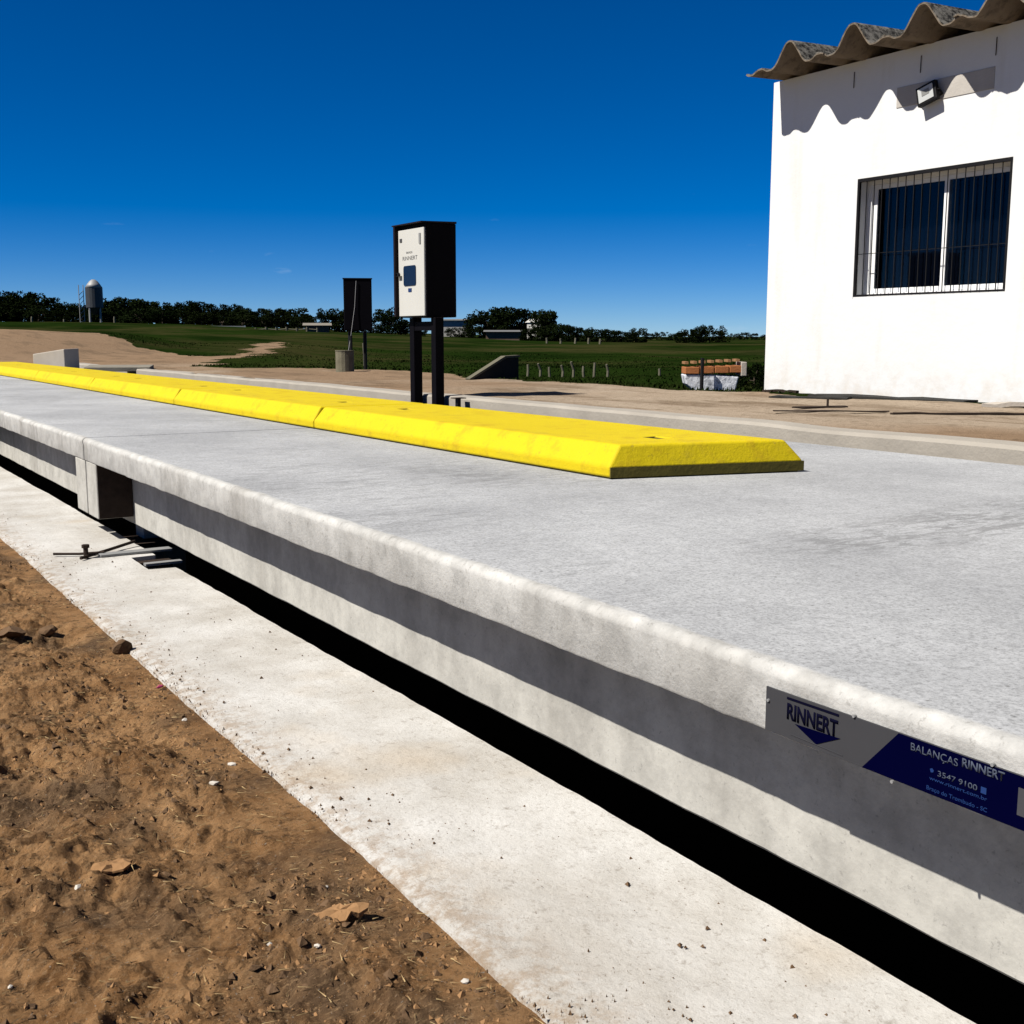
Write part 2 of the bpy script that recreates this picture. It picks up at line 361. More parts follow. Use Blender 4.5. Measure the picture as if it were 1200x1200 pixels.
M['far_white'] = simple('far_whitewash', (0.42, 0.41, 0.38), 0.9, var=0.1)
M['far_roof'] = simple('far_sheet_roof', (0.16, 0.16, 0.155), 0.8, var=0.15)
M['far_brick'] = simple('far_brown_masonry', (0.13, 0.09, 0.065), 0.95, var=0.3, scale=2)
M['silo_metal'] = simple('silo_galvanised_sheet', (0.075, 0.08, 0.085), 0.5, 0.5, var=0.25, scale=2)
M['blue'] = simple('navy_vinyl', (0.0008, 0.001, 0.016), 0.8, var=0.1, spec=0.0)
M['ink'] = simple('black_navy_ink', (0.004, 0.004, 0.014), 0.8, var=0.1, spec=0.0)
M['sign_text'] = simple('pale_grey_lettering', (0.065, 0.078, 0.11), 0.7, var=0.05, spec=0.1)
M['sign_text_blue'] = simple('light_blue_lettering', (0.012, 0.035, 0.13), 0.6, var=0.05, spec=0.1)
M['plate'] = simple('satin_grey_sign_plate', (0.046, 0.046, 0.050), 0.5, 0.0, var=0.06, scale=20)
def leafmat(name, a, b):
    t = NT(name); oi = t.n('ShaderNodeObjectInfo')
    c = t.mix(t.noise(0.6, 3), a, b); c = t.mix(t.mth('MULTIPLY', oi.outputs['Random'], 0.5), c, (0.010, 0.012, 0.004))
    return t.done(c, 1.0, 0, None, 0.0)
M['leaf'] = leafmat('dark_evergreen_leaves', (0.003, 0.006, 0.002), (0.008, 0.013, 0.004))
M['leaf2'] = leafmat('olive_green_leaves', (0.006, 0.011, 0.0035), (0.014, 0.021, 0.007))
M['grass'] = leafmat('pasture_grass', (0.010, 0.022, 0.003), (0.022, 0.040, 0.007))
# window glass: see-through with a sky reflection
t = NT('window_glass'); t.t.nodes.remove(t.b)
tr = t.n('ShaderNodeBsdfTransparent'); tr.inputs[0].default_value = (0.62, 0.66, 0.70, 1)
gl = t.n('ShaderNodeBsdfGlossy'); gl.inputs['Roughness'].default_value = 0.02
fr = t.n('ShaderNodeFresnel'); fr.inputs[0].default_value = 1.28
ms = t.n('ShaderNodeMixShader'); t.l(fr.outputs[0], ms.inputs[0]); t.l(tr.outputs[0], ms.inputs[1]); t.l(gl.outputs[0], ms.inputs[2]); t.l(ms.outputs[0], t.out.inputs[0])
M['glass'] = t.m

# ------------------------------------------------------------------ terrain
def bearing(u):                                   # compass bearing (radians from +Y towards +X)
    r = np.array([u - 600.0, 200.0, 1350.0]); return math.atan2(r @ AX, r @ AY)
def at(u, v, D):                                  # a point D metres away
    r = np.array([u - 600.0, 600.0 - v, 1350.0]); q = np.array([r @ AX, r @ AY, r @ AZ]); q = q / math.hypot(q[0], q[1]) * D
    return Vector((q[0], q[1], q[2] + EYE))
ctrl = [at(*c) for c in [(-600,384,180),(-250,381,180),(0,379,180),(200,381,180),(350,386,170),(450,392,160),(560,397,150),(700,402,140),(890,401,150),(1500,401,150),
    (-600,388,500),(0,386,500),(350,390,500),(700,396,500),(1500,396,500),
    (-500,398,42),(0,387,44),(100,391,44),(180,393,60),(250,403,50),(300,408,42),(275,416,31),(220,417,31),(400,419,40),(500,418,45),(600,420,45),(700,422,42),(800,424,40),(893,424,40),(1500,424,40),
    (350,430,24),(500,433,22),(650,441,20),(800,444,18),(1000,441,18),(1600,441,18)]]
CA = np.array([[math.atan2(p.x, p.y) * 2.2, math.log(math.hypot(p.x, p.y)), p.z] for p in ctrl])
def far_z(x, y):
    a = np.arctan2(x, y) * 2.2; l = np.log(np.maximum(np.hypot(x, y), 1.0)); num = 0; den = 0
    for ca, cl, cz in CA:
        wgt = 1.0 / ((a - ca) ** 2 + (l - cl) ** 2 + 0.004) ** 2; num = num + wgt * cz; den = den + wgt
    return num / den
def edge_x(y): return 7.55 + 0.25 * np.sin(y * 0.5) + 0.5 * fbm(y * 0.6, y * 0 + 3.3, 3, 5)
def terr(x, y):
    x = np.asarray(x, float); y = np.asarray(y, float)
    fz = far_z(x, y)
    wy = smooth(25.2, 33, y); wx = smooth(0.0, 2.2, x - edge_x(y))
    yard = 0.595 + 0.030 * fbm(x * 0.9, y * 0.5, 4, 3) + 0.012 * fbm(x * 5, y * 3, 3, 8)
    left = smooth(1.0, -0.2, x); lz = -0.02 + 0.60 * smooth(10, 26, y)
    near = yard * (1 - left) + lz * left
    k = np.maximum(wy, np.where(x > 5, wx, 0)); k = np.maximum(k, smooth(-8, -30, x))
    z = near * (1 - k) + fz * k
    D = np.hypot(x, y)
    return z + k * (0.05 * fbm(x * 0.5, y * 0.5, 3, 21) + np.minimum(D / 80, 1.0) * 0.25 * fbm(x * 0.06, y * 0.06, 3, 31))
def zt(x, y): return float(terr(np.array([x]), np.array([y]))[0])
# bare earth: the road beyond the scale and the track into the field
def P2(u, D): b = bearing(u); return (D * math.sin(b), D * math.cos(b))
road = [P2(-900, 60), P2(-300, 56), P2(0, 50), P2(70, 46), P2(137, 39), P2(200, 34), P2(240, 30.5), P2(268, 31), P2(285, 38), P2(300, 52), P2(333, 56), P2(318, 40), P2(300, 31), P2(262, 26), P2(245, 21.5), P2(250, 19), P2(-900, 12)]
def inpoly(x, y, poly):
    r = np.zeros(x.shape, bool); n = len(poly)
    for i in range(n):
        x0, y0 = poly[i]; x1, y1 = poly[(i + 1) % n]
        c = ((y0 > y) != (y1 > y)) & (x < (x1 - x0) * (y - y0) / ((y1 - y0) or 1e-9) + x0); r ^= c
    return r
def grassy(x, y):
    nx = x + 0.8 * fbm(x * 0.7, y * 0.7, 3, 41); ny = y + 0.8 * fbm(x * 0.7, y * 0.7, 3, 47)
    yard = (x < edge_x(y) + 0.1) & (y < 18.5) & (x > -40)
    return (~(inpoly(nx, ny, road) | yard)).astype(float)

def axis(parts):
    out = []
    for a, b, s in parts: out += list(np.arange(a, b - s * 0.25, s))
    return np.array(out + [parts[-1][1]])
gx = axis([(-400,-60,34),(-60,-10,5),(-10,0.85,1.2085),(0.85,4.86,2.005),(4.86,12,0.14),(12,30,0.5),(30,80,2),(80,240,8),(240,800,40)])
gy = axis([(-60,-8,6),(-8,24.6,0.163),(24.6,60,0.4),(60,120,2),(120,300,8),(300,900,40)])
v, f, X, Y = grid(gx, gy, terr)
fc = v[f].mean(1)
keep = ~((fc[:, 0] > 0.85) & (fc[:, 0] < 4.86) & (fc[:, 1] < 24.6)) & ~((fc[:, 0] > -2.4) & (fc[:, 0] < 0.86) & (fc[:, 1] < 9.7) & (fc[:, 1] > 0.0))
ground = mesh_np('ground', v, f[keep], M['ground'])
a = ground.data.attributes.new('grass', 'FLOAT', 'POINT'); a.data.foreach_set('value', grassy(v[:, 0], v[:, 1]).astype(np.float32))
tag(ground, kind='structure')

# near soil beside the ledge, clods and hollows as geometry
def soil_z(x, y):
    z = 0.045 * fbm(x * 1.5, y * 1.5, 3, 61) + 0.034 * fbm(x * 6, y * 4.5, 4, 62)
    r = 1 - np.abs(fbm(x * 16, y * 13, 3, 64)) * 2.2; z = z + 0.020 * np.clip(r, 0, 1) * smooth(-0.1, 0.3, fbm(x * 2.2, y * 2.2, 2, 66)) + 0.036 * np.maximum(fbm(x * 20, y * 17, 4, 67), -0.10) + 0.010 * np.maximum(fbm(x * 60, y * 55, 2, 68), 0.0)
    z = z - 0.022 * smooth(0.62, 0.95, x) * smooth(2.6, 3.4, y) * smooth(5.5, 4.5, y) - 0.004
    ed = smooth(0.78, 0.93, x); z = z * (1 - 0.9 * ed) - 0.016 * ed
    z = z - 0.05 * np.exp(-(((x - 0.74) / 0.13) ** 2 + ((y - 4.45) / 0.10) ** 2))
    fade = smooth(-2.4, -1.9, x) * smooth(0.0, 0.4, y) * smooth(9.7, 9.0, y)
    return z * fade - 0.02 * (1 - fade)
sx = axis([(-2.41, -0.6, 0.04), (-0.6, 1.06, 0.009)]); sy = axis([(-0.05, 0.9, 0.05), (0.9, 3.6, 0.009), (3.6, 6.2, 0.014), (6.2, 9.75, 0.03)])
v, f, X, Y = grid(sx, sy, soil_z)
soil = mesh_np('soil', v, f, M['soil']); tag(soil, kind='structure')

# ------------------------------------------------------------------ pit and concrete ledge
tag(MB().box(0.8, 4.99, 24.56, 24.9, -1.3, 0.585).build('pit_end_wall', M['kerb']), kind='structure')
pit = MB().box(1.2, 5.0, -4, 25, -1.3, -1.2).build('pit_floor', M['pit']); tag(pit, kind='structure')
PITX = 1.556
def ledge_edge(y): return 0.985 + 0.010 * fbm(y * 0.8, y * 0, 2, 71) + 0.004 * fbm(y * 10, y * 0 + 4, 3, 72)
ly = axis([(-4, 0.8, 0.2), (0.8, 8.0, 0.02), (8.0, 25, 0.12)])
NX = 30
verts = []; faces = []
notch = lambda y: 1.43 if 5.52 < y < 5.86 else PITX
for y in ly:
    e = float(ledge_edge(np.array(y))); px_ = notch(y) + 0.003 * float(fbm(np.array(y * 9), np.array(0.5), 2, 77))
    es = 0.985 + 0.010 * float(fbm(np.array(y * 0.8), np.array(0.0), 2, 71))
    row = [(e + 0.006, y, -0.30), (e - 0.002, y, -0.035)]
    for i in range(NX + 1):
        q = i / NX; x = es + 0.014 + (px_ - es - 0.014) * q
        if i == 0: x = e + 0.003
        z = 0.010 * float(fbm(np.array(x * 2.2), np.array(y * 1.3), 3, 78)) + 0.004 * float(fbm(np.array(x * 12), np.array(y * 10), 3, 79)) - (0.006 if i == 0 else 0.0)
        row.append((x, y, z))
    row.append((px_, y, -1.25)); verts += row
K = NX + 4
for j in range(len(ly) - 1):
    for i in range(K - 1): faces.append((j*K+i, j*K+i+1, (j+1)*K+i+1, (j+1)*K+i))
ledge = mesh_np('concrete_ledge', verts, faces, M['ledge'], sm=True); tag(ledge, kind='structure')
em = ledge.modifiers.new('split', 'EDGE_SPLIT'); em.split_angle = R(50)

# far kerb (rim of the pit)
ky = axis([(-4, 25, 0.15)]); prof = []
verts = []; faces = []
for y in ky:
    n1 = 0.008 * float(fbm(np.array(y * 3), np.array(1.0), 3, 81)); n2 = 0.010 * float(fbm(np.array(y * 1.4), np.array(7.0), 3, 83))
    verts += [(4.81, y, -1.25), (4.79 + n1, y, 0.585 + n2), (4.803 + n1, y, 0.604 + n2), (4.93 + n2, y, 0.610 + n2), (4.97, y, 0.598), (4.97, y, -0.2)]
for j in range(len(ky) - 1):
    for i in range(5): faces.append((j*6+i, j*6+i+1, (j+1)*6+i+1, (j+1)*6+i))
kerb = mesh_np('kerb', verts, faces, M['kerb'], sm=False); tag(kerb, kind='structure')

# ------------------------------------------------------------------ weighbridge deck modules
DX0, DX1, ZT, ZB, WEB = 1.41, 4.60, 0.543, 0.42, 1.607
def deck_module(y0, y1, label):
    e = empty('weighbridge_deck', ((DX0 + DX1) / 2, (y0 + y1) / 2, 0.07), label, 'deck', 'deck modules of the weighbridge')
    ys = np.linspace(y0, y1, int((y1 - y0) / 0.035)); V = []; F = []
    r = 0.023
    arc = [(DX0 + r - r * math.cos(t_), ZT - r + r * math.sin(t_)) for t_ in np.linspace(0, math.pi / 2, 6)]
    base = [(DX1, ZB), (WEB + 0.1, ZB), (DX0 + 0.004, ZB), (DX0, ZB + 0.006), (DX0, ZB + 0.086)] + arc + [(DX0 + 0.09, ZT), (DX0 + 0.4, ZT), (DX1 - 0.02, ZT), (DX1, ZT - 0.02)]
    n = len(base)
    for y in ys:
        w1 = float(fbm(np.array(y * 5.0), np.array(2.0), 4, 91)); w2 = float(fbm(np.array(y * 12.0), np.array(5.0), 4, 93)); w3 = float(fbm(np.array(y * 1.3), np.array(8.0), 3, 95))
        for i, (x, z) in enumerate(base):
            if 3 <= i <= 4: x += 0.0012 * w1 + 0.0008 * w3
            if 2 <= i <= 3: z += 0.004 * w2
            if 5 <= i <= 10: x += -0.003 + 0.0045 * w2 + 0.002 * w3; z += 0.003 * w1 + 0.003 * w3
            if i == 11: z += 0.003 * w1
            V.append((x, y, z))
    for j in range(len(ys) - 1):
        for i in range(n): F.append((j*n+i, j*n+(i+1) % n, (j+1)*n+(i+1) % n, (j+1)*n+i))
    mb = MB(); mb.v = [tuple(p) for p in V]; mb.f = F + [tuple(range(n)), tuple(range((len(ys)-1)*n, len(ys)*n))]; mb.mi = [0] * len(mb.f)
    s = mb.build('slab', M['deck'], smooth=True); adopt(s, e)
    q = s.modifiers.new('split', 'EDGE_SPLIT'); q.split_angle = R(40)
    # edge beams with slightly ragged lower arris
    for (xa, xb) in ((WEB, WEB + 0.22), (DX1 - 0.42, DX1 - 0.2)):
        V = []; F = []; yy = np.linspace(y0 + 0.004, y1 - 0.004, int((y1 - y0) / 0.06))
        for y in yy:
            w1 = float(fbm(np.array(y * 6), np.array(xa), 3, 97))
            V += [(xa, y, ZB - 0.002), (xa + 0.002 * w1, y, 0.078 + 0.004 * w1), (xa + 0.008, y, 0.070 + 0.004 * w1), (xb, y, 0.07), (xb, y, ZB - 0.002)]
        for j in range(len(yy) - 1):
            for i in range(5): F.append((j*5+i, j*5+(i+1) % 5, (j+1)*5+(i+1) % 5, (j+1)*5+i))
        mb = MB(); mb.v = V; mb.f = F + [(0,1,2,3,4), tuple(range(len(V)-5, len(V)))]; mb.mi = [0]*len(mb.f)
        adopt(mb.build('edge_beam', M['beam']), e)
    for (ya, yb) in ((y0 + 0.006, y0 + 0.25), (y1 - 0.235, y1 - 0.006)):       # end pilasters carrying the slab edge
        o = MB().box(DX0 + 0.006, WEB - 0.002, ya, yb, 0.115, ZB - 0.002).build('end_pilaster', M['beam'], bevel=0.006); adopt(o, e)
        o = MB().box(WEB + 0.222, DX1 - 0.422, ya, yb, 0.075, ZB - 0.002).build('cross_beam', M['beam']); adopt(o, e)
    adopt(MB().box(DX0 + 0.012, WEB - 0.004, y1 - 0.242, y1 - 0.2355, 0.118, ZB - 0.004).build('pilaster_shade_sheet', M['rust']), e)  # dark sheet added so the pilaster's inner face looks deeper in shade
    return e
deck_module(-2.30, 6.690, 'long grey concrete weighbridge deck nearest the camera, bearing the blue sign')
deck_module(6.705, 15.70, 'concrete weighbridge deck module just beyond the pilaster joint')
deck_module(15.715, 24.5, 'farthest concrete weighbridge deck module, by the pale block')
# load-cell foot seen under the joint
e = empty('load_cell', (1.75, 6.55, -0.10), 'small grey load cell foot in the gap under the deck joint', 'load cell')
adopt(MB().box(1.66, 1.84, 6.48, 6.64, -0.02, 0.06).build('bearing_block', M['steel'], bevel=0.006), e)
adopt(MB().box(1.60, 1.90, 6.40, 6.72, -0.06, -0.03).build('base_plate', M['rust']), e)
adopt(MB().box(1.62, 1.88, 6.44, 6.68, -1.2, -0.07).build('pier', M['old_concrete']), e)

# ------------------------------------------------------------------ yellow guide humps
def hump(y0, y1, label, first=False):
    x0, x1 = 2.745, 3.588; ins = 0.062; h1, h2 = 0.045, 0.128; zb = ZT + 0.006
    sk = (lambda x: 0.22 * (x1 - x) / (x1 - x0)) if first else (lambda x: 0.0)
    e = empty('guide_hump', ((x0 + x1) / 2, (y0 + y1) / 2, ZT), label, 'guide hump', 'yellow humps in a row along the deck')
    ein = 0.030 if first else 0.022; eout = 0.022
    xc = (x0 + x1) / 2 - 0.02; xs = [x0 + ins, xc - 0.035, xc + 0.035, x1 - ins]
    ha, hb = y0 + 0.42, y1 - 0.45
    ys = [y0 + ein, ha - 0.05, ha + 0.05, hb - 0.05, hb + 0.05, y1 - eout]
    mb = MB(); zt_ = zb + h2
    def Yp(x, y): return y + sk(x) * (1 if y < y0 + 0.1 else 0)
    V = {}
    for i, x in enumerate(xs):
        for j, y in enumerate(ys):
            V[i, j] = len(mb.v); mb.v.append((x, Yp(x, y), zt_))
    for i in range(3):
        for j in range(5):
            if i == 1 and j in (1, 3):
                c = [V[i, j], V[i+1, j], V[i+1, j+1], V[i, j+1]]; b = len(mb.v)
                for k in c: p = mb.v[k]; mb.v.append((p[0], p[1], p[2] - 0.06))
                for k in range(4): mb.f.append((c[k], c[(k+1) % 4], b + (k+1) % 4, b + k)); mb.mi.append(1)
                mb.f.append((b, b+1, b+2, b+3)); mb.mi.append(1)
            else: mb.f.append((V[i, j], V[i+1, j], V[i+1, j+1], V[i, j+1])); mb.mi.append(0)
    ring = [V[i, 0] for i in range(4)] + [V[3, j] for j in range(1, 6)] + [V[i, 5] for i in (2, 1, 0)] + [V[0, j] for j in (4, 3, 2, 1)]
    def outp(k, z):
        x, y, _ = mb.v[k]; xx = x; yy = y
        if abs(x - xs[0]) < 1e-6: xx = x0
        if abs(x - xs[3]) < 1e-6: xx = x1
        if y < ys[0] + 0.3 and k in [V[i, 0] for i in range(4)]: yy = y0 + sk(xx)
        if k in [V[i, 5] for i in range(4)]: yy = y1
        return (xx, yy, z)
    top = ring
    for z in (zb + h1, zb):
        nb_ = []
        for k in ring:
            nb_.append(len(mb.v)); mb.v.append(outp(k, z))
        for a in range(len(ring)):
            b = (a + 1) % len(ring); mb.f.append((top[a], top[b], nb_[b], nb_[a])); mb.mi.append(0)
        top = nb_
    mb.f.append(tuple(top)); mb.mi.append(0)
    o = mb.build('body', [M['yellow'], M['base_and_shade']]); adopt(o, e)
    b = o.modifiers.new('bevel', 'BEVEL'); b.width = 0.010; b.segments = 3; b.limit_method = 'ANGLE'; b.angle_limit = R(30)
    s = MB(); xa, xb = x0 + 0.012, x1 - 0.012; yb = y1 - 0.012
    s.add([(xa, y0 + 0.012 + sk(xa), ZT - 0.002), (xb, y0 + 0.012 + sk(xb), ZT - 0.002), (xb, yb, ZT - 0.002), (xa, yb, ZT - 0.002), (xa, y0 + 0.012 + sk(xa), zb + 0.001), (xb, y0 + 0.012 + sk(xb), zb + 0.001), (xb, yb, zb + 0.001), (xa, yb, zb + 0.001)],
          [(0,3,2,1),(4,5,6,7),(0,1,5,4),(1,2,6,5),(2,3,7,6),(3,0,4,7)])
    adopt(s.build('mortar_bed', M['base_and_shade']), e)
    if first:   # olive strip with the end face's shade put into its colour
        s = MB(); d_ = 0.004
        s.add([(x0 + 0.004, y0 + sk(x0) - d_, zb), (x1 + d_, y0 + sk(x1) - d_, zb), (x1 + d_, y0 + sk(x1) + 0.01, zb), (x0 + 0.004, y0 + sk(x0) + 0.01, zb),
               (x0 + 0.004, y0 + sk(x0) - d_, zb + h1 - 0.004), (x1 + d_, y0 + sk(x1) - d_, zb + h1 - 0.004), (x1 + d_, y0 + sk(x1) + 0.01, zb + h1 - 0.004), (x0 + 0.004, y0 + sk(x0) + 0.01, zb + h1 - 0.004)],
              [(0,3,2,1),(4,5,6,7),(0,1,5,4),(1,2,6,5),(2,3,7,6),(3,0,4,7)])
        adopt(s.build('end_shade_strip', M['base_and_shade']), e)
    return e
hl = ['nearest yellow guide hump with its sloping end on the deck', 'second yellow guide hump from the sloping near end', 'third yellow guide hump from the sloping near end', 'fourth yellow guide hump from the sloping near end', 'fifth yellow guide hump from the sloping near end', 'farthest yellow guide hump, at the left border of the photo']
hy = [3.395, 6.61, 9.56, 12.62, 15.66, 18.68, 21.7]
for i in range(6): hump(hy[i], hy[i + 1] - 0.012, hl[i], i == 0)

# ------------------------------------------------------------------ company sign on the slab edge
def text_mesh(name, body, y_left, z_base, width, height, x, mat, parent, thick=0.0004, bold=0.0, face='-x', shear=0.0):
    c = bpy.data.curves.new(name, 'FONT'); c.body = body; c.size = 1.0; c.extrude = 0.0; c.offset = bold; c.shear = shear
    o = bpy.data.objects.new(name, c); COL.objects.link(o)
    dg = bpy.context.evaluated_depsgraph_get(); dg.update()
    me = bpy.data.meshes.new_from_object(o.evaluated_get(dg)); bpy.data.objects.remove(o)
    co = np.zeros(len(me.vertices) * 3); me.vertices.foreach_get('co', co); co = co.reshape(-1, 3)
    x0, x1 = co[:, 0].min(), co[:, 0].max(); zb, zt_ = 0.0, 0.73
    nc = np.stack([np.full(len(co), x), y_left - (co[:, 0] - x0) / (x1 - x0) * width, z_base + co[:, 1] / zt_ * height], -1)
    me.vertices.foreach_set('co', nc.ravel()); me.update(); me.name = name
    me.materials.clear(); me.materials.append(mat)
    o = bpy.data.objects.new(name, me); COL.objects.link(o)
    sol = o.modifiers.new('thick', 'SOLIDIFY'); sol.thickness = thick; sol.offset = 0
    return adopt(o, parent)
SXP = 1.4062
sign = empty('company_sign', (SXP, 1.02, 0.42), 'grey metal plate with navy panel reading BALANÇAS RINNERT on the slab edge', 'sign')
adopt(MB().box(SXP, SXP + 0.003, 0.60, 1.395, 0.4235, 0.5015).build('plate', M['plate'], bevel=0.0006), sign)
adopt(MB().prism([(1.113, 0.5005), (0.602, 0.5005), (0.602, 0.4245), (1.180, 0.4245)], 'x', SXP - 0.0006, SXP - 0.0001).build('blue_panel', M['blue']), sign)
TX = SXP - 0.0009
adopt(MB().prism([(1.345, 0.496), (1.231, 0.497), (1.231, 0.493), (1.345, 0.492)], 'x', TX - 0.0002, TX + 0.0002).build('logo_bar', M['ink']), sign)
text_mesh('logo_letters', 'RINNERT', 1.344, 0.4585, 0.112, 0.028, TX, M['ink'], sign, bold=0.03)
adopt(MB().prism([(1.325, 0.4535), (1.226, 0.4575), (1.277, 0.4325)], 'x', TX - 0.0002, TX + 0.0002).build('logo_triangle', M['blue']), sign)
adopt(MB().prism([(1.335, 0.4335), (1.22, 0.4315), (1.22, 0.4302), (1.335, 0.4322)], 'x', TX - 0.0002, TX + 0.0002).build('logo_underline', M['grey_text']), sign)
TB = SXP - 0.0012
text_mesh('lettering', 'BALANÇAS', 1.089, 0.4815, 0.083, 0.0125, TB, M['sign_text'], sign, bold=0.004)
text_mesh('lettering', 'RINNERT', 0.999, 0.4845, 0.069, 0.0135, TB, M['sign_text'], sign, bold=0.022)
text_mesh('phone_number', '3547 9100', 1.039, 0.4565, 0.067, 0.0090, TB, M['sign_text'], sign, bold=0.003)
adopt(MB().prism([(1.053, 0.4635), (1.049, 0.4655), (1.046, 0.4625), (1.047, 0.4595), (1.051, 0.4585)], 'x', TB - 0.0002, TB + 0.0002).build('phone_icon', M['sign_text_blue']), sign)
adopt(MB().box(TB - 0.0002, TB + 0.0002, 0.957, 0.966, 0.4560, 0.4655).build('message_icon', M['sign_text_blue']), sign)
text_mesh('web_address', 'www.rinnert.com.br', 1.053, 0.4470, 0.098, 0.0058, TB, M['sign_text_blue'], sign)
text_mesh('town_line', 'Braço do Trombudo - SC', 1.057, 0.4305, 0.103, 0.0065, TB, M['sign_text_blue'], sign)
adopt(MB().box(TB, TB + 0.0004, 0.868, 0.908, 0.444, 0.484).build('blank_panel', M['grey_text']), sign)
for (y, z) in ((1.388, 0.478), (1.20, 0.503), (1.12, 0.4205), (0.95, 0.503), (0.80, 0.421)):
    adopt(MB().tube([(SXP - 0.003, y, z), (SXP + 0.002, y, z)], 0.0028, 8).build('rivet', M['steel']), sign)

# ------------------------------------------------------------------ iron stay on the ledge by the joint
e = empty('iron_stay', (1.25, 5.95, 0.0), 'black iron stay bolt with crossed rods lying on the ledge by the joint', 'iron stay')
adopt(MB().tube([(1.11, 6.10, 0.012), (1.22, 6.02, 0.014), (1.33, 5.97, 0.02)], 0.0065, 8).build('rod', M['rust']), e)
adopt(MB().tube([(1.20, 5.90, 0.013), (1.36, 6.02, 0.02), (1.53, 6.16, 0.028)], 0.008, 8).build('rod', M['rust']), e)
adopt(MB().tube([(1.235, 5.94, -0.01), (1.235, 5.945, 0.065)], 0.012, 8).build('bolt', M['rust']), e)
adopt(MB().tube([(1.235, 5.945, 0.055), (1.235, 5.945, 0.072)], 0.019, 6).build('nut', M['rust']), e)
adopt(MB().box(1.30, 1.66, 5.915, 5.985, 0.004, 0.016, Matrix.Rotation(0, 4, 'Z')).build('flat_bar', M['steel'], bevel=0.002), e)
o = MB().box(1.45, 1.63, 5.64, 5.685, -0.012, 0.0).build('steel_strip', M['steel']); tag(o, 'pale steel strip bridging the notch in the ledge', 'steel strip')
o = MB().box(1.40, 1.62, 5.78, 5.845, -0.05, -0.02).build('shim_plate', M['rust']); tag(o, 'rusty shim plate inside the ledge notch', 'plate')

# ------------------------------------------------------------------ weighing cabinet on two posts
def cabinet():
    x0, x1, ya, yb, z0, z1 = 4.62, 4.905, 8.62, 9.105, 1.265, 2.035
    e = empty('control_cabinet', ((x0 + x1) / 2, (ya + yb) / 2, 0.0), 'black cabinet with cream-white door and small display on two dark posts', 'control cabinet')
    adopt(MB().box(x0, x1, ya, yb, z0, z1).build('enclosure', M['black_cab'], bevel=0.006), e)
    hd = MB()                                              # deep hood: roof sheet and side cheeks round the door
    hd.prism([(x0 - 0.05, z1 + 0.012), (x1 + 0.004, z1 + 0.020), (x1 + 0.004, z1 + 0.002), (x0 - 0.05, z1 + 0.002)], 'y', ya - 0.004, yb + 0.05)
    hd.box(x0 - 0.045, x1, yb + 0.003, yb + 0.032, z0 + 0.01, z1 + 0.003)
    adopt(hd.build('hood', M['cab_hood'], bevel=0.002), e)
    d_ = MB().box(x0 - 0.018, x0 - 0.002, ya + 0.008, yb - 0.012, z0 + 0.012, z1 - 0.035).build('door', M['white_door'], bevel=0.004); adopt(d_, e)
    def sub(o): o.parent = d_; o.matrix_parent_inverse = Matrix.Identity(4); return o
    yc = (ya + yb) / 2 + 0.02; zc = 1.615
    pr = []
    for (sx_, sz_, a0) in ((1, 1, 0), (-1, 1, 90), (-1, -1, 180), (1, -1, 270)):
        for k in range(4):
            a1 = R(a0 + 30 * k); pr.append((yc + sx_ * 0.09 + 0.022 * math.cos(a1), zc + sz_ * 0.062 + 0.022 * math.sin(a1)))
    sub(MB().prism(pr, 'x', x0 - 0.023, x0 - 0.0185).build('display', M['screen']))
    sub(MB().box(x0 - 0.022, x0 - 0.0185, yc - 0.03, yc + 0.03, zc - 0.135, zc - 0.105).build('button', M['sign_text_blue']))
    sub(MB().tube([(x0 - 0.05, yb - 0.03, 1.63), (x0 - 0.018, yb - 0.03, 1.63)], 0.013, 8).build('lock_handle', M['iron']))
    sub(MB().box(x0 - 0.05, x0 - 0.04, yb - 0.075, yb - 0.02, 1.615, 1.645).build('lock_lever', M['iron']))
    sub(MB().box(x0 - 0.022, x0 - 0.018, yb - 0.085, yb - 0.045, 1.90, 1.93).build('emblem', M['grey_text']))
    sub(MB().box(x0 - 0.026, x0 - 0.018, ya + 0.06, ya + 0.085, 1.87, 1.955).build('hinge', M['steel']))
    for nm, bd, yl, zb, wd, ht in (('lettering', 'BALANÇAS', yc + 0.06, 1.800, 0.11, 0.018), ('lettering', 'RINNERT', yc + 0.13, 1.745, 0.27, 0.035)):
        o = text_mesh(nm, bd, yl, zb, wd, ht, x0 - 0.0188, M['grey_text'], e); sub(o)
    for yy in (ya - 0.005, yb - 0.10):
        adopt(MB().box(4.675, 4.755, yy - 0.040, yy + 0.040, -0.3, z0 - 0.002).build('post', M['black_cab'], bevel=0.004), e)
    adopt(MB().box(4.68, 4.75, ya + 0.037, yb - 0.142, 1.155, 1.23).build('cross_bar', M['black_cab']), e)
    return e
cabinet()
e = empty('steel_stub', (4.70, 8.05, 0.3), 'short black steel stub with a flat cap beside the pit kerb', 'steel stub')
adopt(MB().box(4.69, 4.72, 8.235, 8.275, -0.1, 0.60).build('stub', M['iron']), e)
adopt(MB().box(4.66, 4.76, 8.215, 8.30, 0.601, 0.609).build('cap_plate', M['rust']), e)

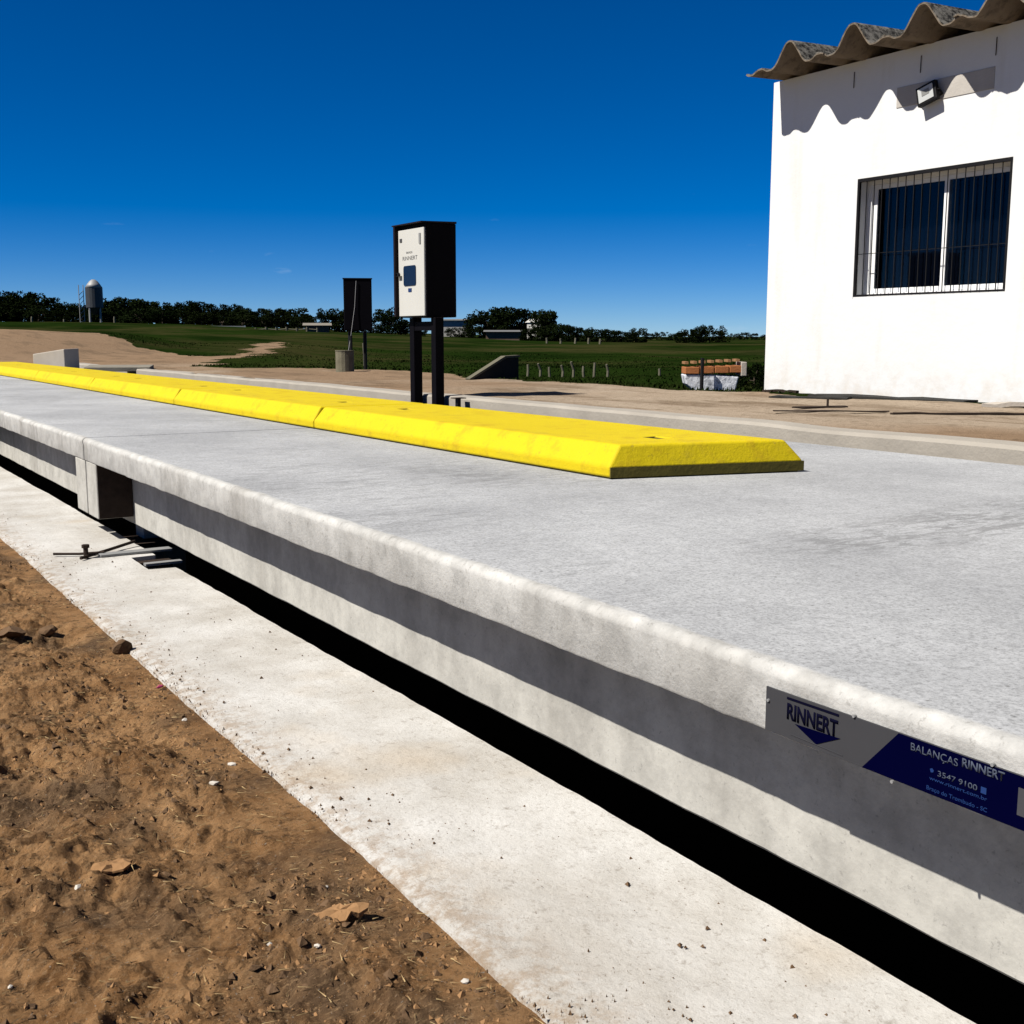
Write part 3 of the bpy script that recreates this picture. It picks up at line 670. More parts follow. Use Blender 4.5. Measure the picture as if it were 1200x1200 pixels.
# second cabinet at the far end of the yard, its back to us
b2 = at(420, 395, 18.2)
e = empty('signal_box', (b2.x, b2.y, 0.55), 'plain black box on thin posts far behind the white-doored cabinet', 'signal box', rz=-0.42)
MB().box(-0.215, 0.215, -0.10, 0.10, 0.65, 1.43).build('box', M['black_cab'], e, bevel=0.012)
MB().box(-0.225, 0.225, -0.11, 0.11, 1.431, 1.443).build('lid', M['iron'], e)
for sx_ in (-0.13, 0.10): MB().tube([(sx_, 0.02, 0.0), (sx_, 0.02, 0.648)], 0.028, 8).build('post', M['iron'], e)
MB().tube([(-0.02, -0.115, 1.40), (-0.05, -0.12, 1.0), (-0.12, -0.15, 0.55), (-0.20, -0.25, 0.12)], 0.0045, 6).build('cable', M['steel'], e)
b3 = at(404, 420, 17.4)
e = empty('pipe_stump', (b3.x, b3.y, 0.50), 'squat round concrete pipe stump in front of the plain black box', 'pipe stump')
MB().tube([(0, 0, 0), (0, 0, 0.39)], 0.135, 16).build('pipe', M['stump'], e)
MB().tube([(0, 0, 0.392), (0, 0, 0.405)], 0.14, 16).build('rim', M['stump'], e)
MB().tube([(0.10, -0.02, 0.407), (0.10, -0.02, 0.62)], 0.02, 8).build('riser', M['iron'], e)

# ------------------------------------------------------------------ house
HX, HY1, HY0, HZ0, HZ1 = 7.92, 8.02, -1.0, 0.50, 3.40
WY0, WY1, WZ0, WZ1 = 5.512, 6.99, 1.425, 2.432
TH = 0.20
house = empty('white_house', (HX + 2.5, 3.5, HZ0), 'white plastered house with barred window under a wavy fibre-cement roof', 'house')
mb = MB()
def ringface(x):
    o_ = [(x, HY0, HZ0), (x, HY1, HZ0), (x, HY1, HZ1), (x, HY0, HZ1)]; i_ = [(x, WY0, WZ0), (x, WY1, WZ0), (x, WY1, WZ1), (x, WY0, WZ1)]
    return o_ + i_
mb.add(ringface(HX) + ringface(HX + TH), [(0,1,5,4),(1,2,6,5),(2,3,7,6),(3,0,4,7),(8,12,13,9),(9,13,14,10),(10,14,15,11),(11,15,12,8),(4,5,13,12),(5,6,14,13),(6,7,15,14),(7,4,12,15),(0,8,9,1),(1,9,10,2),(2,10,11,3),(3,11,8,0)])
adopt(mb.build('front_wall', M['white_wall']), house)
adopt(MB().box(HX + TH + 0.002, HX + 5, HY1 - 0.2, HY1, HZ0, HZ1).build('side_wall', M['white_wall']), house)
adopt(MB().box(HX + TH + 0.002, HX + 5, HY0, HY0 + 0.2, HZ0, HZ1).build('side_wall', M['white_wall']), house)
adopt(MB().box(HX + 4.8, HX + 4.998, HY0 + 0.202, HY1 - 0.202, HZ0, HZ1).build('back_wall', M['white_wall']), house)
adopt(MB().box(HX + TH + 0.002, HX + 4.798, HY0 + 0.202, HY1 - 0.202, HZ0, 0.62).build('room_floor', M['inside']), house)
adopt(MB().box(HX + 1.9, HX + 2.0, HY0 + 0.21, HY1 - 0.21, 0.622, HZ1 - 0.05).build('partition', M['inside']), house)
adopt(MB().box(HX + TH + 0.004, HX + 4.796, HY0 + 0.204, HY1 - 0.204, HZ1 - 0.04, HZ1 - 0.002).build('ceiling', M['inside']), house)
# cement patch
adopt(MB().box(HX - 0.006, HX + 0.002, 5.712, 6.615, 2.952, 3.112).build('cement_patch', M['cement_patch'], bevel=0.003), house)
# window
win = MB()
FX = HX + 0.135
fr_ = 0.045
win.box(FX, FX + 0.05, WY0 + 0.002, WY1 - 0.002, WZ1 - fr_, WZ1 - 0.002); win.box(FX, FX + 0.05, WY0 + 0.002, WY1 - 0.002, WZ0 + 0.002, WZ0 + 0.05)
win.box(FX, FX + 0.05, WY0 + 0.002, WY0 + fr_, WZ0 + 0.051, WZ1 - fr_ - 0.001); win.box(FX, FX + 0.05, WY1 - fr_, WY1 - 0.002, WZ0 + 0.051, WZ1 - fr_ - 0.001)
ymid = 6.185
wf = win.build('window', M['alu']); adopt(wf, house)
def wsub(o): o.parent = wf; o.matrix_parent_inverse = Matrix.Identity(4); return o
for (a, b, xo) in ((WY0 + fr_ + 0.001, ymid + 0.025, 0.005), (ymid - 0.02, WY1 - fr_ - 0.001, 0.028)):
    s = MB(); x = FX + xo - 0.004; st_ = 0.042
    s.box(x, x + 0.02, a, a + st_, WZ0 + 0.052, WZ1 - fr_ - 0.002); s.box(x, x + 0.02, b - st_, b, WZ0 + 0.052, WZ1 - fr_ - 0.002)
    s.box(x, x + 0.02, a + st_ + 0.0005, b - st_ - 0.0005, WZ0 + 0.052, WZ0 + 0.088); s.box(x, x + 0.02, a + st_ + 0.0005, b - st_ - 0.0005, WZ1 - fr_ - 0.038, WZ1 - fr_ - 0.002)
    wsub(s.build('sash', M['alu']))
    wsub(MB().box(x + 0.007, x + 0.011, a + st_, b - st_, WZ0 + 0.088, WZ1 - fr_ - 0.038).build('pane', M['glass']))
wsub(MB().box(HX + 0.003, FX - 0.002, WY0 + 0.002, WY1 - 0.002, WZ0 - 0.0, WZ0 + 0.018).build('sill', M['white_wall']))
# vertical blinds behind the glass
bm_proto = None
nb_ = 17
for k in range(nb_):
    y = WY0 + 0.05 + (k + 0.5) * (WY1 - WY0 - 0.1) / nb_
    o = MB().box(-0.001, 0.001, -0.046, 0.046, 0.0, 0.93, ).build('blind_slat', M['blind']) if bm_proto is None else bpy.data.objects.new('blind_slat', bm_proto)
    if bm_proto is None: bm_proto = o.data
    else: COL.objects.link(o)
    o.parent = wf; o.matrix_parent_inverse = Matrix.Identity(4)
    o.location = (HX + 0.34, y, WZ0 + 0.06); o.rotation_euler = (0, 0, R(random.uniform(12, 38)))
# security grille
gr_ = MB(); gx_ = HX + 0.012
gr_.box(gx_ - 0.012, gx_ + 0.012, WY0 + 0.003, WY1 - 0.003, WZ1 - 0.028, WZ1 - 0.004); gr_.box(gx_ - 0.012, gx_ + 0.012, WY0 + 0.003, WY1 - 0.003, WZ0 + 0.020, WZ0 + 0.036)
gr_.box(gx_ - 0.012, gx_ + 0.012, WY0 + 0.003, WY0 + 0.022, WZ0 + 0.037, WZ1 - 0.029); gr_.box(gx_ - 0.012, gx_ + 0.012, WY1 - 0.022, WY1 - 0.003, WZ0 + 0.037, WZ1 - 0.029)
gr_ = gr_.build('window_grille', M['iron']); adopt(gr_, house)
bar_me = None
for k in range(1, 18):
    y = WY0 + 0.012 + k * (WY1 - WY0 - 0.024) / 18
    if bar_me is None: o = MB().tube([(0, 0, 0), (0, 0, WZ1 - WZ0 - 0.065)], 0.0045, 6).build('bar', M['iron']); bar_me = o.data
    else: o = bpy.data.objects.new('bar', bar_me); COL.objects.link(o)
    o.parent = gr_; o.matrix_parent_inverse = Matrix.Identity(4); o.location = (gx_, y, WZ0 + 0.0365)
for z in (1.80,):
    o = MB().box(gx_ + 0.0065, gx_ + 0.0105, WY0 + 0.023, WY1 - 0.023, z, z + 0.006).build('cross_bar', M['iron']); o.parent = gr_; o.matrix_parent_inverse = Matrix.Identity(4)
# floodlight
fl = empty('floodlight', (HX - 0.006, 6.22, 2.99), 'small square black floodlight on the white wall below the roof', 'floodlight')
TM = Matrix.Translation((HX - 0.062, 6.265, 3.00)) @ Matrix.Rotation(R(-15), 4, 'X') @ Matrix.Rotation(R(4), 4, 'Y')
hs_ = MB().box(-0.022, 0.022, -0.092, 0.092, -0.077, 0.077, TM).build('housing', M['iron'], bevel=0.006); adopt(hs_, fl)
o = MB().box(-0.0275, -0.0225, -0.070, 0.070, -0.056, 0.056, TM).build('lens', simple('frosted_lamp_glass', (0.46, 0.47, 0.46), 0.3, var=0.05)); adopt(o, fl)
o = MB().box(-0.030, -0.028, -0.035, 0.035, -0.012, 0.032, TM).build('led_board', simple('led_board_grey', (0.22, 0.22, 0.21), 0.5)); adopt(o, fl)
for sy_ in (-1, 1):
    adopt(MB().tube([TM @ Vector((0.0, 0.090 * sy_, 0)), TM @ Vector((0.01, 0.104 * sy_, 0)), (HX - 0.02, 6.26 + 0.10 * sy_, 2.99), (HX - 0.002, 6.26 + 0.07 * sy_, 2.985)], 0.008, 6).build('bracket', M['iron']), fl)

# roof of big-wave fibre-cement sheets
P_ = 0.681
def wave(q):   # q measured from a crest, period P_
    q = abs(((q + P_ / 2) % P_) - P_ / 2)
    crest = 0.197 * (1 - smooth(0.015, 0.205, q) ** 0.85)
    bumpv = 0.030 * float(smooth(0.095, 0.02, abs(q - P_ / 2)))
    return float(crest) + bumpv
def sheet(k, yc):
    n = 44; hs2 = P_ / 2 + 0.045; lift = random.uniform(-0.012, 0.012); V = []; up_ = []
    x_s = [7.505 + random.uniform(-0.012, 0.012), 7.9, 9.0, 10.4, 11.9, 13.3]
    ql = [-hs2 + 2 * hs2 * i / (n - 1) for i in range(n)]
    if k == 0: ql = [-hs2 + (hs2 + 0.515) * i / (n - 1) for i in range(n)]
    th = 0.015
    tn = []
    for x in x_s:
        slope = 0.035 * (x - 7.5)
        for i, q in enumerate(ql):
            jitter = 0.004 * float(fbm(np.array(q * 9 + k), np.array(x), 2, 55))
            V.append((x + (0.012 * float(fbm(np.array(q * 14), np.array(k * 3.0), 3, 56)) if x < 7.6 else 0), yc + q, 3.383 + wave(q) + slope + lift * 0.3 + jitter + (0.012 if q > hs2 - 0.05 and k else 0)))
    m_ = len(V)
    top = []
    for j in range(len(x_s)):
        for i in range(n):
            a = Vector(V[j*n + max(i-1, 0)]); b = Vector(V[j*n + min(i+1, n-1)]); tt = (b - a).normalized(); nn = Vector((0, -tt.z, tt.y))
            if nn.z < 0: nn = -nn
            top.append(tuple(Vector(V[j*n+i]) + nn * th))
    F = []; mi = []
    for j in range(len(x_s) - 1):
        for i in range(n - 1):
            F.append((j*n+i, (j+1)*n+i, (j+1)*n+i+1, j*n+i+1)); mi.append(0)
            F.append((m_+j*n+i, m_+j*n+i+1, m_+(j+1)*n+i+1, m_+(j+1)*n+i)); mi.append(1)
    for i in range(n - 1): F.append((i, i+1, m_+i+1, m_+i)); mi.append(1)
    J = (len(x_s) - 1) * n
    for i in range(n - 1): F.append((J+i, m_+J+i, m_+J+i+1, J+i+1)); mi.append(1)
    for j in range(len(x_s) - 1):
        F.append((j*n, m_+j*n, m_+(j+1)*n, (j+1)*n)); mi.append(1); F.append((j*n+n-1, (j+1)*n+n-1, m_+(j+1)*n+n-1, m_+j*n+n-1)); mi.append(1)
    mb = MB(); mb.v = V + top; mb.f = F; mb.mi = [0]*len(F)
    o = mb.build('roof_sheet', M['roof'], smooth=True); adopt(o, house)
    a_ = o.data.attributes.new('upper', 'FLOAT', 'POINT'); a_.data.foreach_set('value', [0.0]*m_ + [1.0]*len(top))
    q = o.modifiers.new('split', 'EDGE_SPLIT'); q.split_angle = R(50)
for k in range(13): sheet(k, 7.438 - P_ * k)
for k in range(6):
    y = 7.44 - 0.37 - P_ * k
    adopt(MB().tube([(HX - 0.008, y, 3.32), (HX - 0.006, y + 0.003, 3.19)], 0.0035, 6).build('roof_tie_wire', M['rust']), house)

# ------------------------------------------------------------------ yard clutter
def flat_sheet(name, cx, cy, lx, ly_, z, rz, mat, label, cat, th=0.02, tilt=0.0):
    e_ = MB()
    z = zt(cx, cy) + th * 0.75
    T = Matrix.Translation((cx, cy, z)) @ Matrix.Rotation(rz, 4, 'Z') @ Matrix.Rotation(tilt, 4, 'Y')
    n = 7; V = []; F = []
    for i in range(n):
        for j in range(3):
            x = -lx / 2 + lx * i / (n - 1); y = -ly_ / 2 + ly_ * j / 2
            V.append(T @ Vector((x + random.uniform(-.02, .02) * lx, y + random.uniform(-.05, .05) * ly_, random.uniform(0, th * 0.8))))
    b = len(V); V += [p - Vector((0, 0, th)) for p in V]
    for i in range(n - 1):
        for j in range(2):
            a = i*3+j; F.append((a, a+3, a+4, a+1)); F.append((b+a, b+a+1, b+a+4, b+a+3))
    for i in range(n - 1): F += [(i*3, b+i*3, b+i*3+3, i*3+3), (i*3+2, i*3+5, b+i*3+5, b+i*3+2)]
    for j in range(2): F += [(j, j+1, b+j+1, b+j), ((n-1)*3+j, b+(n-1)*3+j, b+(n-1)*3+j+1, (n-1)*3+j+1)]
    o = e_.add(V, F).build(name, mat); tag(o, label, cat); return o
flat_sheet('metal_sheet', 7.62, 6.30, 1.35, 0.30, 0.622, R(-80), M['dark_concrete'], 'long dark metal sheet lying at the foot of the house wall', 'metal sheet', 0.016)
flat_sheet('metal_sheet', 7.20, 6.75, 0.62, 0.22, 0.612, R(-62), M['dark_concrete'], 'short dark sheet lying in front of the long one by the wall', 'metal sheet', 0.014)
flat_sheet('wood_plank', 6.30, 5.82, 0.42, 0.04, 0.612, R(-20), M['rust'], 'short dark plank with an upright peg on the yard', 'plank', 0.010)
o = MB().tube([(6.36, 5.80, 0.60), (6.36, 5.80, 0.66)], 0.009, 6).build('wood_peg', M['rust']); tag(o, 'small upright peg by the short dark plank', 'peg')
flat_sheet('wood_plank', 6.55, 4.85, 0.85, 0.05, 0.612, R(-35), M['rust'], 'dark plank on the yard at the right border of the photo', 'plank', 0.012)
flat_sheet('wood_plank', 6.0, 5.45, 0.75, 0.05, 0.612, R(-38), M['rust'], 'thin dark lath lying midway between kerb and house', 'plank', 0.008)
flat_sheet('wood_plank', 7.66, 7.55, 0.35, 0.05, 0.612, R(-75), M['rust'], 'short dark lath at the foot of the house corner', 'plank', 0.02)
flat_sheet('wood_plank', 7.55, 5.05, 0.55, 0.06, 0.65, R(-50), M['pale_concrete'], 'pale broken board against the wall base at the right border', 'plank', 0.03)

def rock(name, loc, size, mat, label=None, cat='stone', group=None, seed=0, rz=0.0, sub=2):
    bm = bmesh.new(); bmesh.ops.create_icosphere(bm, subdivisions=sub, radius=1.0); rr = random.Random(seed)
    pl = [(Vector((rr.uniform(-1,1), rr.uniform(-1,1), rr.uniform(-1,1))).normalized(), rr.uniform(0.45, 0.8)) for _ in range(9)]
    for vtx in bm.verts:
        for n_, d_ in pl:
            k = vtx.co.dot(n_) - d_
            if k > 0: vtx.co -= n_ * k * 0.9
        vtx.co *= 1 + rr.uniform(-0.09, 0.09)
        vtx.co = Vector((vtx.co.x * size[0], vtx.co.y * size[1], vtx.co.z * size[2]))
    me = bpy.data.meshes.new(name); bm.to_mesh(me); bm.free(); me.materials.append(mat)
    o = bpy.data.objects.new(name, me); COL.objects.link(o); o.location = loc; o.rotation_euler = (0, 0, rz)
    if label: tag(o, label, cat, group)
    return o

# pale block and slab by the far end of the deck
e = MB()
T = Matrix.Translation((3.98, 20.6, 0.56)) @ Matrix.Rotation(R(40), 4, 'Z') @ Matrix.Diagonal((0.72, 0.88, 0.86, 1))
e.add([T @ Vector(p) for p in ((-0.26,-0.36,0),(0.26,-0.36,0),(0.26,0.36,0),(-0.26,0.36,0),(-0.26,-0.36,0.40),(0.26,-0.36,0.41),(0.26,0.36,0.33),(-0.26,0.36,0.30))], [(0,3,2,1),(4,5,6,7),(0,1,5,4),(1,2,6,5),(2,3,7,6),(3,0,4,7)])
o = e.build('concrete_block', M['pale_concrete'], bevel=0.012); tag(o, 'large pale concrete block behind the far yellow humps', 'concrete block')
o = MB().box(-0.5, 0.5, -0.25, 0.25, 0.06, 0.13, Matrix.Translation((4.62, 19.0, 0.515)) @ Matrix.Rotation(R(-22), 4, 'Z') @ Matrix.Rotation(R(3), 4, 'X')).build('concrete_slab', M['old_concrete'], bevel=0.008); tag(o, 'flat concrete slab lying right of the large pale block', 'concrete slab')

# sloped dark headwall at the field's edge
hx, hy_ = at(550, 443, 14.2).x, at(550, 443, 14.2).y
T = Matrix.Translation((hx, hy_, 0.30)) @ Matrix.Rotation(R(8), 4, 'Z')
prof = [(0.0, 0.0), (0.02, 0.27), (0.58, 0.535), (0.80, 0.545), (0.80, 0.0)]
e = empty('culvert_headwall', T.translation, 'dark sloping concrete headwall at the edge of the grass', 'headwall', rz=R(8))
MB().prism(prof, 'y', 0.0, 0.07).build('wall', M['dark_concrete'], e, bevel=0.008)
MB().prism([(0.01, 0.272), (0.58, 0.540), (0.81, 0.550), (0.81, 0.575), (0.57, 0.566), (0.0, 0.296)], 'y', -0.01, 0.08).build('coping', M['post_wood'], e)

# whitewashed trough with bricks beside the house corner
tp = at(802, 457, 11.4)
tr_ = empty('brick_trough', (tp.x, tp.y, 0.52), 'broken whitewashed trough topped with orange bricks beside the white house', 'trough', rz=R(-32))
body = MB(); n = 9
pr_b = [(0.06, 0.36), (0.0, 0.19), (0.03, 0.06), (0.10, -0.02), (0.46, -0.02), (0.50, 0.10), (0.56, 0.19), (0.60, 0.21)]
body.prism([(0.0, 0.22), (0.02, 0.13), (0.16, 0.0), (0.48, -0.02), (0.53, 0.20), (0.30, 0.215)], 'y', 0.0, 0.26)
body.build('basin', M['flaking'], tr_, bevel=0.012)
for k in range(4):
    MB().box(0.004 + k * 0.144, 0.004 + k * 0.144 + 0.136, -0.012, 0.24, 0.225 + 0.004 * k, 0.292 + 0.005 * k).build('brick', M['brick'], tr_, bevel=0.006)
MB().box(0.545, 0.60, -0.02, 0.25, 0.205, 0.34).build('corner_block', M['pale_concrete'], tr_, bevel=0.006)
for k in range(7):
    MB().box(0.0 + k * 0.083, 0.034 + k * 0.083, 0.0, 0.2, 0.32 + 0.004 * k, 0.345 + 0.004 * k).build('tile_scrap', M['tile'], tr_)
o = MB().tube([(tp.x + 0.085, tp.y - 0.15, 0.45), (tp.x + 0.09, tp.y - 0.15, 0.90)], 0.018, 8).build('iron_post', M['iron']); tag(o, 'thin black post standing in front of the whitewashed trough', 'post')

# soil details in the foreground
def sz(x, y): return float(soil_z(np.array([x]), np.array([y]))[0])
def flake(cx, cy, lx, ly_, h, rz, label, seed):
    rr = random.Random(seed); n = 15; rim = []
    for i in range(n):
        a = 2 * math.pi * i / n; k = rr.uniform(0.62, 1.12); rim.append((math.cos(a) * lx * k, math.sin(a) * ly_ * k, rr.uniform(0.1, 0.9) * h + 0.5 * h * math.cos(a)))
    V = rim + [(x * 0.6 + rr.uniform(-.004, .004), y * 0.6, z * 0.6 + h * rr.uniform(0.3, 0.7)) for x, y, z in rim] + [(x * 0.25, y * 0.25, h * rr.uniform(0.6, 0.9)) for x, y, z in rim] + [(0, 0, h * 0.8)] + [(x * 0.97, y * 0.97, z - rr.uniform(0.004, 0.012)) for x, y, z in rim]
    F = [(k*n+i, k*n+(i+1) % n, (k+1)*n+(i+1) % n, (k+1)*n+i) for k in (0, 1) for i in range(n)] + [(2*n+i, 2*n+(i+1) % n, 3*n) for i in range(n)] + [(3*n+1+i, 3*n+1+(i+1) % n, (i+1) % n, i) for i in range(n)] + [tuple(range(4*n, 3*n, -1))]
    T = Matrix.Translation((cx, cy, sz(cx, cy) + 0.004)) @ Matrix.Rotation(rz, 4, 'Z')
    o = MB().add([T @ Vector(p) for p in V], F).build('earth_flake', M['clod']); tag(o, label, 'earth flake', 'dry earth flakes'); return o
flake(0.50, 2.33, 0.055, 0.032, 0.016, R(-40), 'curled dry earth flake at the lower left', 3)
flake(0.83, 1.93, 0.060, 0.030, 0.016, R(-35), 'flat dry earth flake nearer the ledge, at the bottom', 5)
rock('earth_clod', (0.965, 4.12, 0.005), (0.042, 0.036, 0.034), M['clod_dark'], 'dark clod leaning against the edge of the ledge', 'clod', None, 4)
rock('earth_clod', (0.66, 4.55, sz(0.66, 4.55) + 0.02), (0.06, 0.05, 0.028), M['clod_dark'], 'dark clod in the hollow at the left border', 'clod', None, 9)
rock('earth_clod', (0.79, 4.58, sz(0.79, 4.58) + 0.02), (0.042, 0.04, 0.024), M['clod_dark'], 'smaller dark clod on the right rim of the hollow', 'clod', None, 12)
whites = [((545,1140), 0.013, 'white chip of stone nearest the bottom edge of the ledge'), ((92,1050), 0.013, 'white chip below the curled earth flake'), ((372,1103), 0.011, 'white chip just below the flat earth flake'), ((316,1098), 0.012, 'pale chip left of the flat earth flake'),
          ((271,890), 0.016, 'white chip between the soil and the upper ledge edge'), ((216,837), 0.014, 'flat white chip at the upper part of the soil'), ((194,869), 0.009, 'tiny white chip above the dark soil patch'), ((382,1034), 0.009, 'tiny white chip above the flat earth flake'), ((12,1160), 0.009, 'tiny white chip at the lower left corner'), ((250,921), 0.022, 'flat pale stone on the dark soil patch')]
for i, ((u, v_), s, lb) in enumerate(whites):
    r = np.array([u - 600.0, 600.0 - v_, 1350.0]); q = np.array([r @ AX, r @ AY, r @ AZ]); q *= -EYE / q[2]
    rock('stone_chip', (q[0], q[1], sz(q[0], q[1]) + s * 0.15), (s * 0.85, s * 0.65, s * 0.42), M['stone_white'], lb, 'stone chip', 'white stone chips on the soil', 20 + i, random.uniform(0, 3), 1)
rock('wrapper_scrap', (0.955, 3.62, sz(0.955, 3.62) + 0.012), (0.016, 0.010, 0.006), M['pink'], 'scrap of magenta wrapper beside the ledge', 'wrapper', None, 31, 0.4, 1)

# loose crumbs, straw and twigs that nobody could count
for nm_, N, mt_, lb_, big in (('soil_crumbs', 34000, M['clod_dark'], 'loose dark crumbs of earth strewn over the soil', 0.0029), ('earth_bits', 38000, M['clod'], 'loose tan bits of earth strewn over the soil', 0.0020)):
    px_ = rng.uniform(-0.5, 0.985, N); py_ = 1.0 + 5.6 * rng.random(N) ** 1.5
    pz_ = soil_z(px_, py_); dens = fbm(px_ * 2.5, py_ * 2.5, 3, 88 + N // 30000) + rng.uniform(-0.25, 0.25, N)
    ok = dens > (0.02 if mt_ is M['clod_dark'] else -0.05); px_, py_, pz_ = px_[ok], py_[ok], pz_[ok]; n = len(px_)
    sz_ = big * (0.6 + 4.0 * rng.random(n) ** 9); a = rng.uniform(0, 6.28, n); vs = []
    for k in range(4): vs.append(np.stack([px_ + np.cos(a + k * 1.57) * sz_ * rng.uniform(0.6, 1.3, n), py_ + np.sin(a + k * 1.57) * sz_ * rng.uniform(0.6, 1.3, n), pz_ + rng.uniform(-0.5, 0.25, n) * sz_], -1))
    vs.append(np.stack([px_ + rng.uniform(-.5, .5, n) * sz_, py_ + rng.uniform(-.5, .5, n) * sz_, pz_ + sz_ * rng.uniform(0.4, 1.1, n)], -1))
    VV = np.stack(vs, 1).reshape(-1, 3); b = np.arange(n)[:, None] * 5
    FF = np.concatenate([b + np.array([[k, (k + 1) % 4, 4]]) for k in range(4)])
    o = mesh_np(nm_, VV, FF, mt_, sm=False); tag(o, lb_, 'soil crumbs', kind='stuff')
N = 2800                                            # soil spilled over the rim of the ledge
px_ = 0.975 + 0.22 * rng.random(N) ** 2.6; py_ = 1.0 + 7.0 * rng.random(N) ** 1.3
ok = fbm(px_ * 2, py_ * 3.0, 3, 141) > rng.uniform(-0.30, 0.30, N); px_, py_ = px_[ok], py_[ok]; n = len(px_)
sz_ = 0.0010 * (0.6 + 3.5 * rng.random(n) ** 6); a = rng.uniform(0, 6.28, n)
vs = [np.stack([px_ + np.cos(a + k * 2.09) * sz_, py_ + np.sin(a + k * 2.09) * sz_, np.full(n, -0.003)], -1) for k in range(3)] + [np.stack([px_, py_, 0.002 + sz_ * 0.9], -1)]
VV = np.stack(vs, 1).reshape(-1, 3); b = np.arange(n)[:, None] * 4
o = mesh_np('spilled_soil', VV, np.concatenate([b + np.array([[k, (k + 1) % 3, 3]]) for k in range(3)]), M['clod_dark'], sm=False); tag(o, 'crumbs of brown soil spilled over the rim of the ledge', 'soil crumbs', kind='stuff')
V = []; F = []
for i in range(2600):
    x = rng.uniform(-0.4, 0.98); y = 1.0 + 4.6 * rng.random() ** 1.4; z = sz(x, y) + 0.003
    a = rng.normal(0.3, 0.9); L = rng.uniform(0.008, 0.032); wd = rng.uniform(0.0006, 0.0014); dx, dy = math.cos(a) * L / 2, math.sin(a) * L / 2; nx_, ny_ = -math.sin(a) * wd, math.cos(a) * wd; b = len(V)
    z1_, z2_ = z + rng.uniform(0, 0.007), z + rng.uniform(0, 0.007)
    V += [(x-dx-nx_, y-dy-ny_, z1_), (x-dx+nx_, y-dy+ny_, z1_), (x+dx, y+dy, z2_), (x-dx, y-dy, z1_ + wd * 1.6)]
    F += [(b, b+2, b+3), (b+1, b+3, b+2), (b, b+3, b+1), (b, b+1, b+2)]
o = mesh_np('straw_litter', V, F, M['straw'], sm=False); tag(o, 'bits of dry straw scattered over the soil', 'straw', kind='stuff')
V = []; F = []
for i in range(520):
    x = 1.0 + 0.5 * rng.random() ** 1.8; y = 1.0 + 6 * rng.random() ** 1.3
    if fbm(np.array([x * 3.0]), np.array([y * 3.0]), 3, 101)[0] < 0.0: continue
    s = 0.0018 + 0.006 * rng.random() ** 4; b = len(V); a = rng.uniform(0, 6.28); z = 0.001
    V += [(x + math.cos(a + k * 2.1) * s, y + math.sin(a + k * 2.1) * s, z) for k in range(3)] + [(x, y, z + s)]
    F += [(b, b+1, b+3), (b+1, b+2, b+3), (b+2, b, b+3)]
o = mesh_np('ledge_grit', V, F, M['clod_dark'], sm=False); tag(o, 'dark grit scattered over the pale ledge', 'grit', kind='stuff')

# ------------------------------------------------------------------ field fences
def post(u, vt, D, r=0.045):
    p = at(u, vt, D); z0 = zt(p.x, p.y); o = MB().tube([(p.x, p.y, z0 - 0.1), (p.x + random.uniform(-.03, .03), p.y, (p.z + z0) / 2), (p.x + random.uniform(-.05, .05), p.y, p.z)], r, 7, r * 0.8).build('fence_post', M['post_wood']); return o
nl = ['leftmost', 'second', 'third', 'fourth', 'fifth', 'sixth', 'seventh', 'eighth', 'ninth']
for i, (u, vt) in enumerate([(618,427),(633,426),(645,430),(659,428),(672,424),(685,429),(696,425),(712,427),(773,432)]):
    tag(post(u, vt, 19, 0.024), nl[i] + (' ' if i == 0 else ' from left ') + 'of the nearer pale fence posts in the field', 'fence post', 'nearer fence posts')
for i, (u, vt) in enumerate([(641,396),(657,397),(674,396),(690,396),(703,397)]):
    tag(post(u, vt, 85, 0.09), nl[i] + (' ' if i == 0 else ' from left ') + 'of the far fence posts before the bushes', 'fence post', 'far fence posts')
tag(post(427, 402, 24, 0.03), 'lone thin post right of the pipe stump', 'fence post')
for i, (u, vt) in enumerate([(37,371),(75,374),(134,371)]):
    tag(post(u, vt, 150, 0.14), nl[i] + (' ' if i == 0 else ' from left ') + 'of the pale posts below the silo', 'fence post', 'posts below the silo')

